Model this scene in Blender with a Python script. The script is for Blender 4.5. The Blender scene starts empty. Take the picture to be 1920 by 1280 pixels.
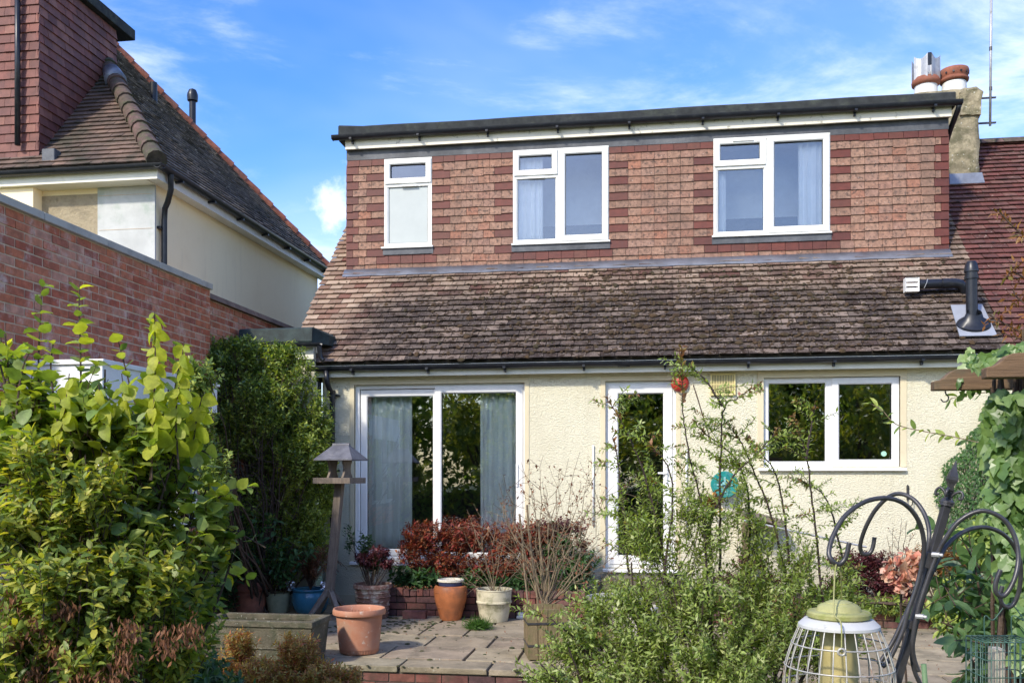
import bpy, math, random
import numpy as np
from mathutils import Vector, Matrix
R = math.radians
random.seed(7); rng = np.random.default_rng(7)
sc = bpy.context.scene
col = sc.collection

# ------------------------------------------------------------------ camera, sky, sun, exposure
F, TH, V0, D, CZ = 1745.0, R(8.7), 888.0, 11.0, 1.6      # focal length in photo pixels, yaw, horizon row, distance, height
S, C = math.sin(TH), math.cos(TH)
cam_d = bpy.data.cameras.new('camera'); cam = bpy.data.objects.new('camera', cam_d); col.objects.link(cam)
cam.location = (0, -D, CZ); cam.rotation_euler = (R(90), 0, TH)
cam_d.sensor_width = 36; cam_d.lens = F/1920*36; cam_d.shift_y = (V0-640)/1920; cam_d.clip_end = 1000; cam_d.clip_start = .05
sc.camera = cam

SUN = Vector((-.38, -.70, .64)).normalized()
world = bpy.data.worlds.new('World'); sc.world = world; world.use_nodes = True
wn, wl = world.node_tree.nodes, world.node_tree.links
wn.clear()
wo = wn.new('ShaderNodeOutputWorld'); bg = wn.new('ShaderNodeBackground'); bg.inputs['Strength'].default_value = .15
sky = wn.new('ShaderNodeTexSky'); sky.sky_type = 'NISHITA'; sky.sun_disc = False
sky.sun_elevation = math.asin(SUN.z); sky.sun_rotation = math.atan2(SUN.x, SUN.y)
sky.air_density = 1.15; sky.dust_density = 1.2; sky.ozone_density = 3.5
tc = wn.new('ShaderNodeTexCoord')
def wmap(sx, sy, sz, rot=(0, 0, 0)):
    m = wn.new('ShaderNodeMapping'); m.inputs['Scale'].default_value = (sx, sy, sz); m.inputs['Rotation'].default_value = rot
    wl.new(tc.outputs['Generated'], m.inputs['Vector']); return m
def wnoise(m, scale, det, dist=0):
    n = wn.new('ShaderNodeTexNoise'); n.inputs['Scale'].default_value = scale; n.inputs['Detail'].default_value = det
    n.inputs['Roughness'].default_value = .62; n.inputs['Distortion'].default_value = dist
    wl.new(m.outputs[0], n.inputs['Vector']); return n
def wmath(op, a, b):
    m = wn.new('ShaderNodeMath'); m.operation = op; m.use_clamp = op in ('MULTIPLY', 'ADD') and False
    for i, x in enumerate((a, b)):
        if x is None: continue
        if hasattr(x, 'links'): wl.new(x, m.inputs[i])
        else: m.inputs[i].default_value = x
    return m.outputs[0]
def wramp(x, a, b, top=1):
    m = wn.new('ShaderNodeMapRange'); m.inputs['From Min'].default_value = a; m.inputs['From Max'].default_value = b
    m.inputs['To Max'].default_value = top; m.interpolation_type = 'SMOOTHSTEP'; wl.new(x, m.inputs['Value']); return m.outputs[0]
cirrus = wnoise(wmap(1.3, 1.3, 4.2, (.15, .35, .3)), 2.3, 9, .35)
patch = wnoise(wmap(1, 1, 1.6), 1.7, 3)
veil = wnoise(wmap(1, 1, 2.5, (0, .2, 0)), 1.1, 5, .3)
cir = wmath('MULTIPLY', wramp(cirrus.outputs[0],   .45, .78, .82), wramp(patch.outputs[0], .36, .66))
cir = wmath('ADD', cir, wramp(veil.outputs[0], .35, .85, .22))
sepz = wn.new('ShaderNodeSeparateXYZ'); wl.new(tc.outputs['Generated'], sepz.inputs[0])
cir = wmath('ADD', cir, wmath('SUBTRACT', .38, wramp(sepz.outputs[2], .02, .34, .38)))
# one small cumulus puff low between the two houses
pu = Vector((-S + (628-960)/F*C, C + (628-960)/F*S, (V0-392)/F)).normalized()
dot = wn.new('ShaderNodeVectorMath'); dot.operation = 'DISTANCE'; dot.inputs[1].default_value = pu
wl.new(tc.outputs['Generated'], dot.inputs[0])
puffn = wnoise(wmap(1, 1, 1), 26, 6)
pd = wmath('ADD', dot.outputs['Value'], wmath('MULTIPLY', wmath('SUBTRACT', puffn.outputs[0], .5), .10))
puff = wmath('SUBTRACT', 1, wramp(pd, -.012, .040))
cl = wmath('MAXIMUM', cir, wmath('MULTIPLY', puff, .85))
mixc = wn.new('ShaderNodeMixRGB'); mixc.inputs[2].default_value = (4.5, 4.75, 5.4, 1)
hs = wn.new('ShaderNodeHueSaturation'); hs.inputs['Saturation'].default_value = 1.36; hs.inputs['Value'].default_value = .92; hs.inputs['Hue'].default_value = .516
wl.new(sky.outputs[0], hs.inputs['Color']); wl.new(hs.outputs[0], mixc.inputs[1]); wl.new(cl, mixc.inputs[0])
wl.new(mixc.outputs[0], bg.inputs['Color']); wl.new(bg.outputs[0], wo.inputs['Surface'])

sd = bpy.data.lights.new('sun', 'SUN'); sd.energy = 2.0; sd.angle = R(3.5); sd.color = (1, .93, .80)
sun = bpy.data.objects.new('sun', sd); col.objects.link(sun); sun.rotation_euler = SUN.to_track_quat('Z', 'Y').to_euler()
sc.view_settings.view_transform = 'Standard'; sc.view_settings.look = 'None'; sc.view_settings.exposure = 1.18; sc.view_settings.gamma = 1
sc.render.engine = 'CYCLES'
sc.cycles.max_bounces = 8; sc.cycles.transparent_max_bounces = 16

# ------------------------------------------------------------------ measuring helpers: where a sight line meets a real surface
CAM = Vector((0, -D, CZ))
def ray(u, v):
    a = (u-960)/F
    return Vector((-S+a*C, C+a*S, (V0-v)/F))
def onY(u, v, y): r = ray(u, v); return CAM + r*((y+D)/r.y)
def onX(u, v, x): r = ray(u, v); return CAM + r*(x/r.x)
def onZ(u, v, z=0): r = ray(u, v); return CAM + r*((z-CZ)/r.z)
def at(u, v, t): return CAM + ray(u, v)*t

# ------------------------------------------------------------------ object helpers
def link(o, parent=None, inv=True):
    col.objects.link(o)
    if parent is not None:
        o.parent = parent
        if inv: o.matrix_parent_inverse = Matrix.Translation(-parent.location) if parent.parent is None else Matrix.Identity(4)
    return o
def tag(o, label=None, cat=None, group=None, kind=None):
    if label: o['label'] = label
    if cat: o['category'] = cat
    if group: o['group'] = group
    if kind: o['kind'] = kind
    return o
def thing(name, loc, label, cat, group=None):
    o = bpy.data.objects.new(name, None); o.empty_display_size = .1; o.location = loc; col.objects.link(o)
    return tag(o, label, cat, group)

class MB:
    def __init__(s): s.v = []; s.f = []; s.r = []; s.k = .5
    def add(s, vs, fs, rnd=None):
        n = len(s.v); s.v += [tuple(p) for p in vs]
        rr = s.k if rnd is None else rnd
        for f in fs: s.f.append(tuple(i+n for i in f)); s.r.append(rr)
    def box(s, a, b, rnd=None):
        x0, y0, z0 = a; x1, y1, z1 = b
        s.add([(x0,y0,z0),(x1,y0,z0),(x1,y1,z0),(x0,y1,z0),(x0,y0,z1),(x1,y0,z1),(x1,y1,z1),(x0,y1,z1)],
              [(0,3,2,1),(4,5,6,7),(0,1,5,4),(1,2,6,5),(2,3,7,6),(3,0,4,7)], rnd)
    def hexa(s, p, rnd=None):   # 8 points: bottom ring then top ring
        s.add(p, [(0,3,2,1),(4,5,6,7),(0,1,5,4),(1,2,6,5),(2,3,7,6),(3,0,4,7)], rnd)
    def prism(s, sec, fn, t0, t1, n=1, rnd=None, caps=True):   # closed section, fn(a,b,t)->point
        m = len(sec); vs = []
        for i in range(n+1):
            t = t0+(t1-t0)*i/n; vs += [fn(a, b, t) for a, b in sec]
        fs = [(i*m+j, i*m+(j+1) % m, (i+1)*m+(j+1) % m, (i+1)*m+j) for i in range(n) for j in range(m)]
        if caps: fs += [tuple(range(m))[::-1], tuple(n*m+j for j in range(m))]
        s.add(vs, fs, rnd)
    def alongx(s, sec, x0, x1, n=1, rnd=None): s.prism(sec, lambda a, b, t: (t, a, b), x0, x1, n, rnd)
    def alongy(s, sec, y0, y1, n=1, rnd=None): s.prism(sec, lambda a, b, t: (a, t, b), y0, y1, n, rnd)
    def tube(s, pts, rad, n=6, rnd=None, cap=True):
        pts = [Vector(p) for p in pts]; m = len(pts)
        if m < 2: return
        if not hasattr(rad, '__len__'): rad = [rad]*m
        vs = []; up = None
        for i in range(m):
            t = pts[min(i+1, m-1)] - pts[max(i-1, 0)]
            if t.length < 1e-9: t = Vector((0, 0, 1))
            t.normalize()
            if up is None: up = t.orthogonal().normalized()
            up = (up - t*up.dot(t))
            up = up.normalized() if up.length > 1e-6 else t.orthogonal().normalized()
            w = t.cross(up)
            for j in range(n):
                a = 2*math.pi*j/n; vs.append(pts[i] + (up*math.cos(a)+w*math.sin(a))*rad[i])
        fs = [(i*n+j, i*n+(j+1) % n, (i+1)*n+(j+1) % n, (i+1)*n+j) for i in range(m-1) for j in range(n)]
        if cap: fs += [tuple(range(n))[::-1], tuple((m-1)*n+j for j in range(n))]
        s.add(vs, fs, rnd)
    def lathe(s, prof, n=32, c=(0, 0, 0), rnd=None, wob=None):
        m = len(prof); vs = []
        for r, z in prof:
            for j in range(n):
                a = 2*math.pi*j/n; q = r*(wob(a, z) if wob else 1); vs.append((c[0]+q*math.cos(a), c[1]+q*math.sin(a), c[2]+z))
        fs = [(i*n+j, i*n+(j+1) % n, (i+1)*n+(j+1) % n, (i+1)*n+j) for i in range(m-1) for j in range(n)]
        s.add(vs, fs, rnd)
    def mesh(s, name, mat, smooth=False):
        me = bpy.data.meshes.new(name); me.from_pydata(s.v, [], s.f); me.materials.append(mat)
        at_ = me.attributes.new('rnd', 'FLOAT', 'FACE'); at_.data.foreach_set('value', s.r)
        if smooth: me.shade_smooth() if hasattr(me, 'shade_smooth') else me.polygons.foreach_set('use_smooth', [True]*len(me.polygons))
        me.update(); return me
    def build(s, name, mat, parent=None, smooth=False, inv=True, bevel=0, kind=None, angle=None):
        o = bpy.data.objects.new(name, s.mesh(name, mat, smooth)); link(o, parent, inv)
        if bevel:
            b = o.modifiers.new('bevel', 'BEVEL'); b.width = bevel; b.segments = 2; b.limit_method = 'ANGLE'; b.angle_limit = R(40)
        if smooth and angle:
            o.data.set_sharp_from_angle(angle=R(angle))
        if kind: o['kind'] = kind
        return o

# ------------------------------------------------------------------ materials
def newmat(name):
    m = bpy.data.materials.new(name); m.use_nodes = True; nt = m.node_tree; nt.nodes.clear()
    return m, nt.nodes, nt.links
def mval(nd, ln, op, a, b=None, clamp=False):
    m = nd.new('ShaderNodeMath'); m.operation = op; m.use_clamp = clamp
    for i, x in enumerate((a, b)):
        if x is None: continue
        if hasattr(x, 'links'): ln.new(x, m.inputs[i])
        else: m.inputs[i].default_value = x
    return m.outputs[0]
def rndnode(nd, ln):
    oi = nd.new('ShaderNodeObjectInfo'); at_ = nd.new('ShaderNodeAttribute'); at_.attribute_name = 'rnd'
    return mval(nd, ln, 'FRACT', mval(nd, ln, 'ADD', oi.outputs['Random'], at_.outputs['Fac']))
def ramp(nd, ln, x, cols, pos=None, interp='LINEAR'):
    r = nd.new('ShaderNodeValToRGB'); e = r.color_ramp.elements; n = len(cols); r.color_ramp.interpolation = interp
    while len(e) < n: e.new(.5)
    for i, c in enumerate(cols):
        e[i].position = pos[i] if pos else i/max(n-1, 1); e[i].color = (*c, 1)
    ln.new(x, r.inputs[0]); return r.outputs[0]
def noise(nd, ln, scale, detail=4, rough=.6, vec=None, dist=0, sc3=None):
    if vec is None:
        g = nd.new('ShaderNodeNewGeometry'); vec = g.outputs['Position']
    if sc3:
        mp = nd.new('ShaderNodeMapping'); mp.inputs['Scale'].default_value = sc3; ln.new(vec, mp.inputs[0]); vec = mp.outputs[0]
    n = nd.new('ShaderNodeTexNoise'); n.inputs['Scale'].default_value = scale; n.inputs['Detail'].default_value = detail
    n.inputs['Roughness'].default_value = rough; n.inputs['Distortion'].default_value = dist
    ln.new(vec, n.inputs['Vector']); return n.outputs[0]
def smooth(nd, ln, x, a, b, t0=0, t1=1):
    m = nd.new('ShaderNodeMapRange'); m.interpolation_type = 'SMOOTHSTEP'
    for k, v in (('From Min', a), ('From Max', b), ('To Min', t0), ('To Max', t1)): m.inputs[k].default_value = v
    ln.new(x, m.inputs['Value']); return m.outputs[0]
def mixc(nd, ln, f, a, b, mode='MIX'):
    m = nd.new('ShaderNodeMixRGB'); m.blend_type = mode
    for i, x in enumerate((f, a, b)):
        if hasattr(x, 'links'): ln.new(x, m.inputs[i])
        elif isinstance(x, (tuple, list)): m.inputs[i].default_value = (*x[:3], 1)
        else: m.inputs[i].default_value = x
    return m.outputs[0]
def finish(nd, ln, m, color, rough=.7, bump=None, bstr=.4, bdist=.01, metal=0, spec=.5, coat=0):
    p = nd.new('ShaderNodeBsdfPrincipled'); o = nd.new('ShaderNodeOutputMaterial'); ln.new(p.outputs[0], o.inputs[0])
    if hasattr(color, 'links'): ln.new(color, p.inputs['Base Color'])
    else: p.inputs['Base Color'].default_value = (*color, 1)
    if hasattr(rough, 'links'): ln.new(rough, p.inputs['Roughness'])
    else: p.inputs['Roughness'].default_value = rough
    p.inputs['Metallic'].default_value = metal; p.inputs['Specular IOR Level'].default_value = spec; p.inputs['Coat Weight'].default_value = coat
    if bump is not None:
        b = nd.new('ShaderNodeBump'); b.inputs['Strength'].default_value = bstr; b.inputs['Distance'].default_value = bdist
        ln.new(bump, b.inputs['Height']); ln.new(b.outputs[0], p.inputs['Normal'])
    return m
def mat(name, cols, rough=.75, ns=6, namt=.25, dirt=None, dscale=3, dlo=.5, dhi=.75, damt=.7, bs=40, bstr=.3, bdist=.005, metal=0, spec=.4,
        stretch=None, coat=0, speck=None, sscale=60, slo=.66, shi=.72):
    """piece-to-piece colour from a random number, mottling, stains, specks and fine relief"""
    m, nd, ln = newmat(name)
    cols = cols if isinstance(cols[0], (tuple, list)) else [cols]
    c = ramp(nd, ln, rndnode(nd, ln), cols) if len(cols) > 1 else cols[0]
    n1 = noise(nd, ln, ns, 5, .65, sc3=stretch)
    g = smooth(nd, ln, n1, .25, .75, 1-namt, 1+namt)
    hv = nd.new('ShaderNodeHueSaturation'); ln.new(g, hv.inputs['Value'])
    if hasattr(c, 'links'): ln.new(c, hv.inputs['Color'])
    else: hv.inputs['Color'].default_value = (*c, 1)
    c = hv.outputs[0]
    if dirt is not None:
        f = smooth(nd, ln, noise(nd, ln, dscale, 7, .7), dlo, dhi, 0, damt); c = mixc(nd, ln, f, c, dirt)
    if speck is not None:
        f = smooth(nd, ln, noise(nd, ln, sscale, 2, .5), slo, shi, 0, .85); c = mixc(nd, ln, f, c, speck)
    return finish(nd, ln, m, c, rough, noise(nd, ln, bs, 5, .7, sc3=stretch) if bstr else None, bstr, bdist, metal, spec, coat)
def leafmat(name, cols, trans=.45, tcol=(1.25, 1.5, .45), rough=.45, spec=.4, pos=None):
    m, nd, ln = newmat(name)
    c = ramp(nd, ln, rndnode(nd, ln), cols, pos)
    g = smooth(nd, ln, noise(nd, ln, 30, 3), .25, .75, .78, 1.22)
    hv = nd.new('ShaderNodeHueSaturation'); ln.new(g, hv.inputs['Value']); ln.new(c, hv.inputs['Color']); c = hv.outputs[0]
    p = nd.new('ShaderNodeBsdfPrincipled'); ln.new(c, p.inputs['Base Color']); p.inputs['Roughness'].default_value = rough
    p.inputs['Specular IOR Level'].default_value = spec
    t = nd.new('ShaderNodeBsdfTranslucent'); ln.new(mixc(nd, ln, 1, c, tcol, 'MULTIPLY'), t.inputs[0])
    x = nd.new('ShaderNodeMixShader'); x.inputs[0].default_value = trans; o = nd.new('ShaderNodeOutputMaterial')
    ln.new(p.outputs[0], x.inputs[1]); ln.new(t.outputs[0], x.inputs[2]); ln.new(x.outputs[0], o.inputs[0])
    return m

# house render: cream paint over trowelled texture
def make_render(name, base, stain, bscale=44, bstr=1, bdist=.022):
    m, nd, ln = newmat(name)
    n = noise(nd, ln, 1.3, 6, .65); c = mixc(nd, ln, smooth(nd, ln, n, .42, .75, 0, .5), base, stain)
    n2 = noise(nd, ln, 9, 6, .7); c = mixc(nd, ln, smooth(nd, ln, n2, .55, .8, 0, .35), c, tuple(x*.72 for x in base))
    stk = smooth(nd, ln, noise(nd, ln, 2.2, 6, .7, sc3=(3.2, 3.2, .28)),   .54, .78, 0, .28); c = mixc(nd, ln, stk, c, tuple(x*.66 for x in stain))
    g_ = nd.new('ShaderNodeNewGeometry'); sz_ = nd.new('ShaderNodeSeparateXYZ'); ln.new(g_.outputs['Position'], sz_.inputs[0])
    low = smooth(nd, ln, mval(nd, ln, 'ADD', sz_.outputs[2], mval(nd, ln, 'MULTIPLY', n, .8)), .5, 1.3, .5, 0); c = mixc(nd, ln, low, c, (.26, .25, .18))
    bmp = noise(nd, ln, bscale, 5, .6, dist=.6, sc3=(1, 1, 1.5))
    return finish(nd, ln, m, c, .9, bmp, bstr, bdist, spec=.2)
M = {}
M['render'] = make_render('cream_render', (.75, .705, .53), (.63, .57, .40))
M['band'] = make_render('stained_band', (.66, .58, .40), (.50, .42, .27), 50, .4, .005)
M['nrender'] = make_render('neighbour_render', (.95, .81, .54), (.86, .70, .44), 60, .25, .003)
M['upvc'] = mat('white_upvc', (.80, .79, .76), .35, 5, .05, dirt=(.62, .62, .56), dscale=6, dlo=.55, dhi=.8, damt=.35, bstr=0)
M['upvc_old'] = mat('weathered_upvc', (.74, .74, .70), .4, 5, .06, dirt=(.38, .38, .28), dscale=9, dlo=.56, dhi=.74, damt=.55, bstr=0)
M['fascia'] = mat('fascia_board', (.72, .68, .56), .5, 4, .08, dirt=(.12, .11, .08), dscale=7, dlo=.55, dhi=.68, damt=.8, bstr=.1, stretch=(.5, 1, 2))
M['fascia_clean'] = mat('lower_fascia', (.75, .73, .62), .5, 4, .06, dirt=(.42, .38, .24), dscale=4, dlo=.5, dhi=.8, damt=.5, bstr=.05)
M['black'] = mat('black_plastic', (.014, .016, .022), .35, 10, .3, dirt=(.06, .06, .055), dscale=12, dlo=.5, dhi=.8, damt=.6, bstr=0)
M['felt'] = mat('mineral_felt', (.030, .033, .033), .95, 8, .4, dirt=(.07, .08, .06), dscale=5, dlo=.5, dhi=.7, damt=.7, bs=180, bstr=.6)
M['felt_green'] = mat('green_felt', (.020, .034, .032), .7, 8, .5, dirt=(.05, .07, .06), dscale=5, dlo=.5, dhi=.7, damt=.7, bs=90, bstr=.4)
M['lead'] = mat('lead_sheet', (.20, .215, .25), .42, 3, .35, dirt=(.38, .40, .42), dscale=4, dlo=.5, dhi=.75, damt=.5, bs=12, bstr=.5, bdist=.01, metal=.35)
M['lead_dark'] = mat('dark_lead', (.085, .09, .10), .6, 3, .35, dirt=(.15, .15, .15), dscale=3, dlo=.5, dhi=.75, damt=.6, bs=10, bstr=.6, bdist=.012, metal=.1)
M['tile_pink'] = mat('pink_clay_tile', [(.27, .150, .103), (.30, .178, .124), (.25, .148, .105), (.30, .160, .108), (.28, .168, .122), (.26, .150, .110), (.30, .135, .085)], .88, 18, .30,
                     dirt=(.055, .042, .036), dscale=24, dlo=.50, dhi=.64, damt=.8, bs=90, bstr=.6, speck=(.46, .36, .30), sscale=55, slo=.68, shi=.74)
def weather(m, scale, lo, hi, amt, colr, sc3=(1, 1, .5)):
    nd, ln = m.node_tree.nodes, m.node_tree.links; p = [n for n in nd if n.type == 'BSDF_PRINCIPLED'][0]; l = p.inputs['Base Color'].links[0]; src = l.from_socket
    ln.new(mixc(nd, ln, smooth(nd, ln, noise(nd, ln, scale, 5, .6, sc3=sc3), lo, hi, 0, amt), src, colr), p.inputs['Base Color'])
weather(M['tile_pink'], 1.6, .48, .68, .55, (.13, .082, .062))
M['tile_red'] = mat('dark_red_tile', [(.100, .021, .013), (.125, .028, .017), (.085, .020, .014), (.115, .034, .020)], .62, 14, .2,
                    dirt=(.07, .03, .028), dscale=20, dlo=.55, dhi=.75, damt=.6, bs=90, bstr=.3)
# mossy old roof tile: beige and pink at the left edge, grey brown in the middle, lichen and soot
def roof_old(name, left=(-4.25, -3.1)):
    m, nd, ln = newmat(name)
    rn = rndnode(nd, ln)
    warm = ramp(nd, ln, rn, [(.33, .235, .165), (.42, .31, .225), (.15, .06, .045), (.36, .255, .18), (.22, .14, .10), (.40, .30, .22), (.16, .085, .06)])
    grey = ramp(nd, ln, rn, [(.075, .058, .050), (.14, .108, .088), (.045, .036, .032), (.11, .084, .070), (.22, .168, .135), (.06, .047, .041), (.09, .07, .058)])
    g = nd.new('ShaderNodeNewGeometry'); sx = nd.new('ShaderNodeSeparateXYZ'); ln.new(g.outputs['Position'], sx.inputs[0])
    nz = noise(nd, ln, 1.6, 4); 
    f = mval(nd, ln, 'ADD', smooth(nd, ln, sx.outputs[0], left[0], left[1]), mval(nd, ln, 'MULTIPLY', mval(nd, ln, 'SUBTRACT', nz, .5), 1.6), True)
    hi = smooth(nd, ln, mval(nd, ln, 'ADD', sx.outputs[2], mval(nd, ln, 'MULTIPLY', nz, .5)), 3.95, 4.3, 0, .55)
    f = mval(nd, ln, 'SUBTRACT', f, hi, True)
    c = mixc(nd, ln, f, warm, grey)
    soot = smooth(nd, ln, noise(nd, ln, 3.4, 7, .7), .46, .60, 0, .75)
    c = mixc(nd, ln, mval(nd, ln, 'MULTIPLY', soot, mval(nd, ln, 'ADD', f, .15, True)), c, (.045, .033, .030))
    moss = smooth(nd, ln, noise(nd, ln, 13, 4, .6, sc3=(1, 1, 1.6)), .53, .59, 0, .95)
    c = mixc(nd, ln, mval(nd, ln, 'MULTIPLY', moss, mval(nd, ln, 'ADD', f, .05, True)), c, (.030, .019, .012))
    lich = smooth(nd, ln, noise(nd, ln, 60, 2, .5), .66, .72, 0, .7); c = mixc(nd, ln, lich, c, (.55, .48, .40))
    return finish(nd, ln, m, c, .92, noise(nd, ln, 60, 5, .7), .7, .006, spec=.2)
M['roof_old'] = roof_old('mossy_roof_tile')
M['roof_red'] = mat('red_roof_tile', [(.115, .04, .032), (.14, .05, .04), (.095, .036, .03), (.16, .075, .058), (.11, .05, .042)], .85, 8, .3,
                    dirt=(.045, .032, .026), dscale=9, dlo=.52, dhi=.66, damt=.8, bs=60, bstr=.5, speck=(.42, .33, .26), sscale=30, slo=.68, shi=.74)
M['ntile'] = mat('neighbour_hanging_tile', [(.15, .050, .038), (.20, .068, .05), (.115, .040, .034), (.24, .10, .072), (.14, .052, .044), (.18, .075, .06)], .7, 6, .25,
                 dirt=(.09, .04, .035), dscale=4, dlo=.5, dhi=.72, damt=.6, bs=60, bstr=.3)
M['nroof'] = mat('neighbour_roof_tile', [(.12, .078, .058), (.15, .098, .072), (.095, .066, .052), (.18, .115, .085)], .9, 3, .35,
                 dirt=(.045, .045, .03), dscale=2.4, dlo=.45, dhi=.66, damt=.8, bs=50, bstr=.6)
M['nroof_grey'] = mat('lichened_grey_roof_tile', [(.15, .125, .10), (.22, .18, .145), (.10, .085, .07), (.33, .27, .21), (.13, .105, .09)], .92, 3, .35,
                      dirt=(.05, .045, .035), dscale=3, dlo=.46, dhi=.62, damt=.85, bs=50, bstr=.6, speck=(.45, .40, .33), sscale=16, slo=.62, shi=.7)
M['ridge'] = mat('mossy_hip_tile', [(.10, .065, .055), (.075, .06, .045), (.12, .07, .06)], .95, 14, .4, dirt=(.06, .07, .03), dscale=10, dlo=.45, dhi=.65, damt=.8, bs=30, bstr=.8)
M['ridge_red'] = mat('orange_ridge_tile', [(.34, .12, .065), (.28, .09, .05), (.22, .09, .06)], .8, 14, .3, dirt=(.08, .06, .045), dscale=6, dlo=.5, dhi=.7)
M['brick'] = mat('red_stock_brick', [(.44, .125, .055), (.49, .155, .072), (.39, .10, .05), (.50, .19, .10), (.46, .14, .065), (.33, .10, .06), (.47, .17, .085), (.52, .25, .16)],
                 .88, 11, .3, dirt=(.68, .54, .45), dscale=5, dlo=.50, dhi=.72, damt=.7, bs=60, bstr=.7)
M['brick_old'] = mat('old_garden_brick', [(.17, .06, .045), (.11, .05, .045), (.20, .075, .05), (.085, .045, .045), (.15, .07, .06)], .9, 12, .35,
                     dirt=(.06, .07, .04), dscale=5, dlo=.48, dhi=.7, damt=.6, bs=50, bstr=.7)
M['mortar'] = mat('mortar', (.58, .44, .30), .95, 10, .2, bs=90, bstr=.5)
M['mortar_dark'] = mat('dark_mortar', (.10, .085, .065), .95, 10, .3, bs=90, bstr=.5)
M['stonecap'] = mat('coping_stone', [(.46, .43, .36), (.42, .39, .33)], .9, 6, .2, dirt=(.2, .19, .15), dscale=6, dlo=.5, dhi=.8, damt=.5)
M['cap_dark'] = mat('dark_brick_capping', [(.16, .11, .08), (.20, .13, .09)], .9, 6, .3)
M['block'] = mat('bare_patched_wall', (.50, .51, .49), .95, 3, .12, dirt=(.26, .34, .27), dscale=2.2, dlo=.5, dhi=.68, damt=.55, bs=30, bstr=.4)
M['screed'] = mat('rough_mortar_wall', (.36, .30, .20), .95, 4, .3, dirt=(.15, .12, .08), dscale=4, dlo=.5, dhi=.68, damt=.7, bs=22, bstr=1, bdist=.02)
M['stack'] = mat('flaking_cement_render', (.30, .255, .165), .95, 7, .4, dirt=(.12, .11, .06), dscale=4.5, dlo=.44, dhi=.62, damt=.85, bs=18, bstr=.9, bdist=.02, speck=(.5, .48, .4), sscale=26)
M['pot_clay'] = mat('orange_clay', (.24, .085, .05), .8, 8, .25, dirt=(.16, .08, .055), dscale=7, dlo=.5, dhi=.7)
M['pot_white'] = mat('white_painted_clay', (.66, .66, .63), .7, 8, .12, dirt=(.2, .2, .2), dscale=8, dlo=.55, dhi=.7)
M['steel'] = mat('galvanised_steel', (.42, .42, .42), .5, 8, .15, dirt=(.2, .19, .17), dscale=12, dlo=.5, dhi=.7, metal=.5, bstr=0)
M['terracotta'] = mat('plastic_terracotta', (.44, .19, .11), .65, 5, .15, dirt=(.36, .24, .17), dscale=5, dlo=.45, dhi=.7, damt=.7, bs=60, bstr=.08, speck=(.52, .42, .34), sscale=22, slo=.62, shi=.74)
M['terracotta_old'] = mat('weathered_terracotta', (.30, .105, .060), .9, 7, .3, dirt=(.13, .075, .05), dscale=6, dlo=.45, dhi=.7, damt=.8, bs=40, bstr=.6)
M['basketpot'] = mat('lime_stained_clay', (.25, .13, .09), .9, 9, .3, dirt=(.50, .46, .36), dscale=9, dlo=.47, dhi=.62, damt=.8, bs=40, bstr=.7)
M['blueglaze'] = mat('blue_glaze', (.035, .16, .24), .22, 5, .25, dirt=(.07, .2, .24), dscale=5, dlo=.5, dhi=.8, bstr=.05, coat=.4)
M['greenpot'] = mat('pale_green_pot', (.28, .28, .17), .75, 6, .2, dirt=(.13, .14, .07), dscale=8)
M['urn'] = mat('orange_urn_glaze', (.40, .135, .05), .45, 5, .25, dirt=(.20, .08, .04), dscale=6, dlo=.42, dhi=.64, bstr=.05)
M['navyrim'] = mat('navy_glaze', (.05, .06, .13), .3, 5, .2, bstr=0)
M['creampot'] = mat('stained_cream_pot', (.52, .47, .33), .8, 6, .2, dirt=(.17, .17, .08), dscale=8, dlo=.47, dhi=.68, damt=.8)
M['whitepot'] = mat('off_white_bowl', (.60, .56, .46), .7, 6, .12, dirt=(.30, .27, .18), dscale=7, dlo=.5, dhi=.75)
M['stone'] = mat('mossy_cast_stone', (.125, .108, .072), .95, 8, .35, dirt=(.06, .065, .035), dscale=7, dlo=.46, dhi=.66, damt=.8, bs=55, bstr=1, bdist=.012, speck=(.34, .33, .26), sscale=40)
M['slab'] = mat('patio_flagstone', [(.29, .235, .155), (.34, .28, .185), (.25, .195, .135), (.30, .235, .165), (.28, .24, .16)], .85, 4, .25,
                dirt=(.11, .095, .06), dscale=3.2, dlo=.46, dhi=.66, damt=.65, bs=30, bstr=.6, bdist=.012, speck=(.42, .40, .33), sscale=38, slo=.7)
M['soil'] = mat('soil', (.035, .024, .016), .98, 20, .5, bs=30, bstr=1, bdist=.03)
M['wood_grey'] = mat('weathered_wood', [(.17, .135, .105), (.21, .17, .135)], .9, 5, .25, dirt=(.07, .06, .045), dscale=6, dlo=.5, dhi=.7, bs=30, bstr=.7, stretch=(8, 8, .8))
M['wood_brown'] = mat('pergola_timber', [(.19, .115, .062), (.15, .092, .05)], .85, 6, .35, dirt=(.10, .09, .055), dscale=4, dlo=.48, dhi=.7, bs=22, bstr=.6, stretch=(.7, 6, 9))
M['wood_yellow'] = mat('mossy_planter_wood', [(.20, .145, .075), (.165, .125, .065)], .9, 6, .3, dirt=(.10, .11, .035), dscale=7, dlo=.48, dhi=.66, damt=.8, bs=22, bstr=.7, stretch=(6, 6, .8))
M['iron'] = mat('dark_grey_iron', (.060, .058, .060), .34, 25, .25, dirt=(.10, .075, .055), dscale=30, dlo=.6, dhi=.75, damt=.4, bstr=.1, bs=200, metal=.3)
M['wire'] = mat('galvanised_wire', (.46, .44, .39), .42, 25, .2, dirt=(.30, .14, .07), dscale=14, dlo=.54, dhi=.68, damt=.75, bstr=.1, metal=.35)
M['wiregreen'] = mat('green_coated_wire', (.045, .10, .075), .4, 25, .3, dirt=(.35, .35, .3), dscale=20, dlo=.55, dhi=.7, damt=.5, bstr=0)
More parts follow.
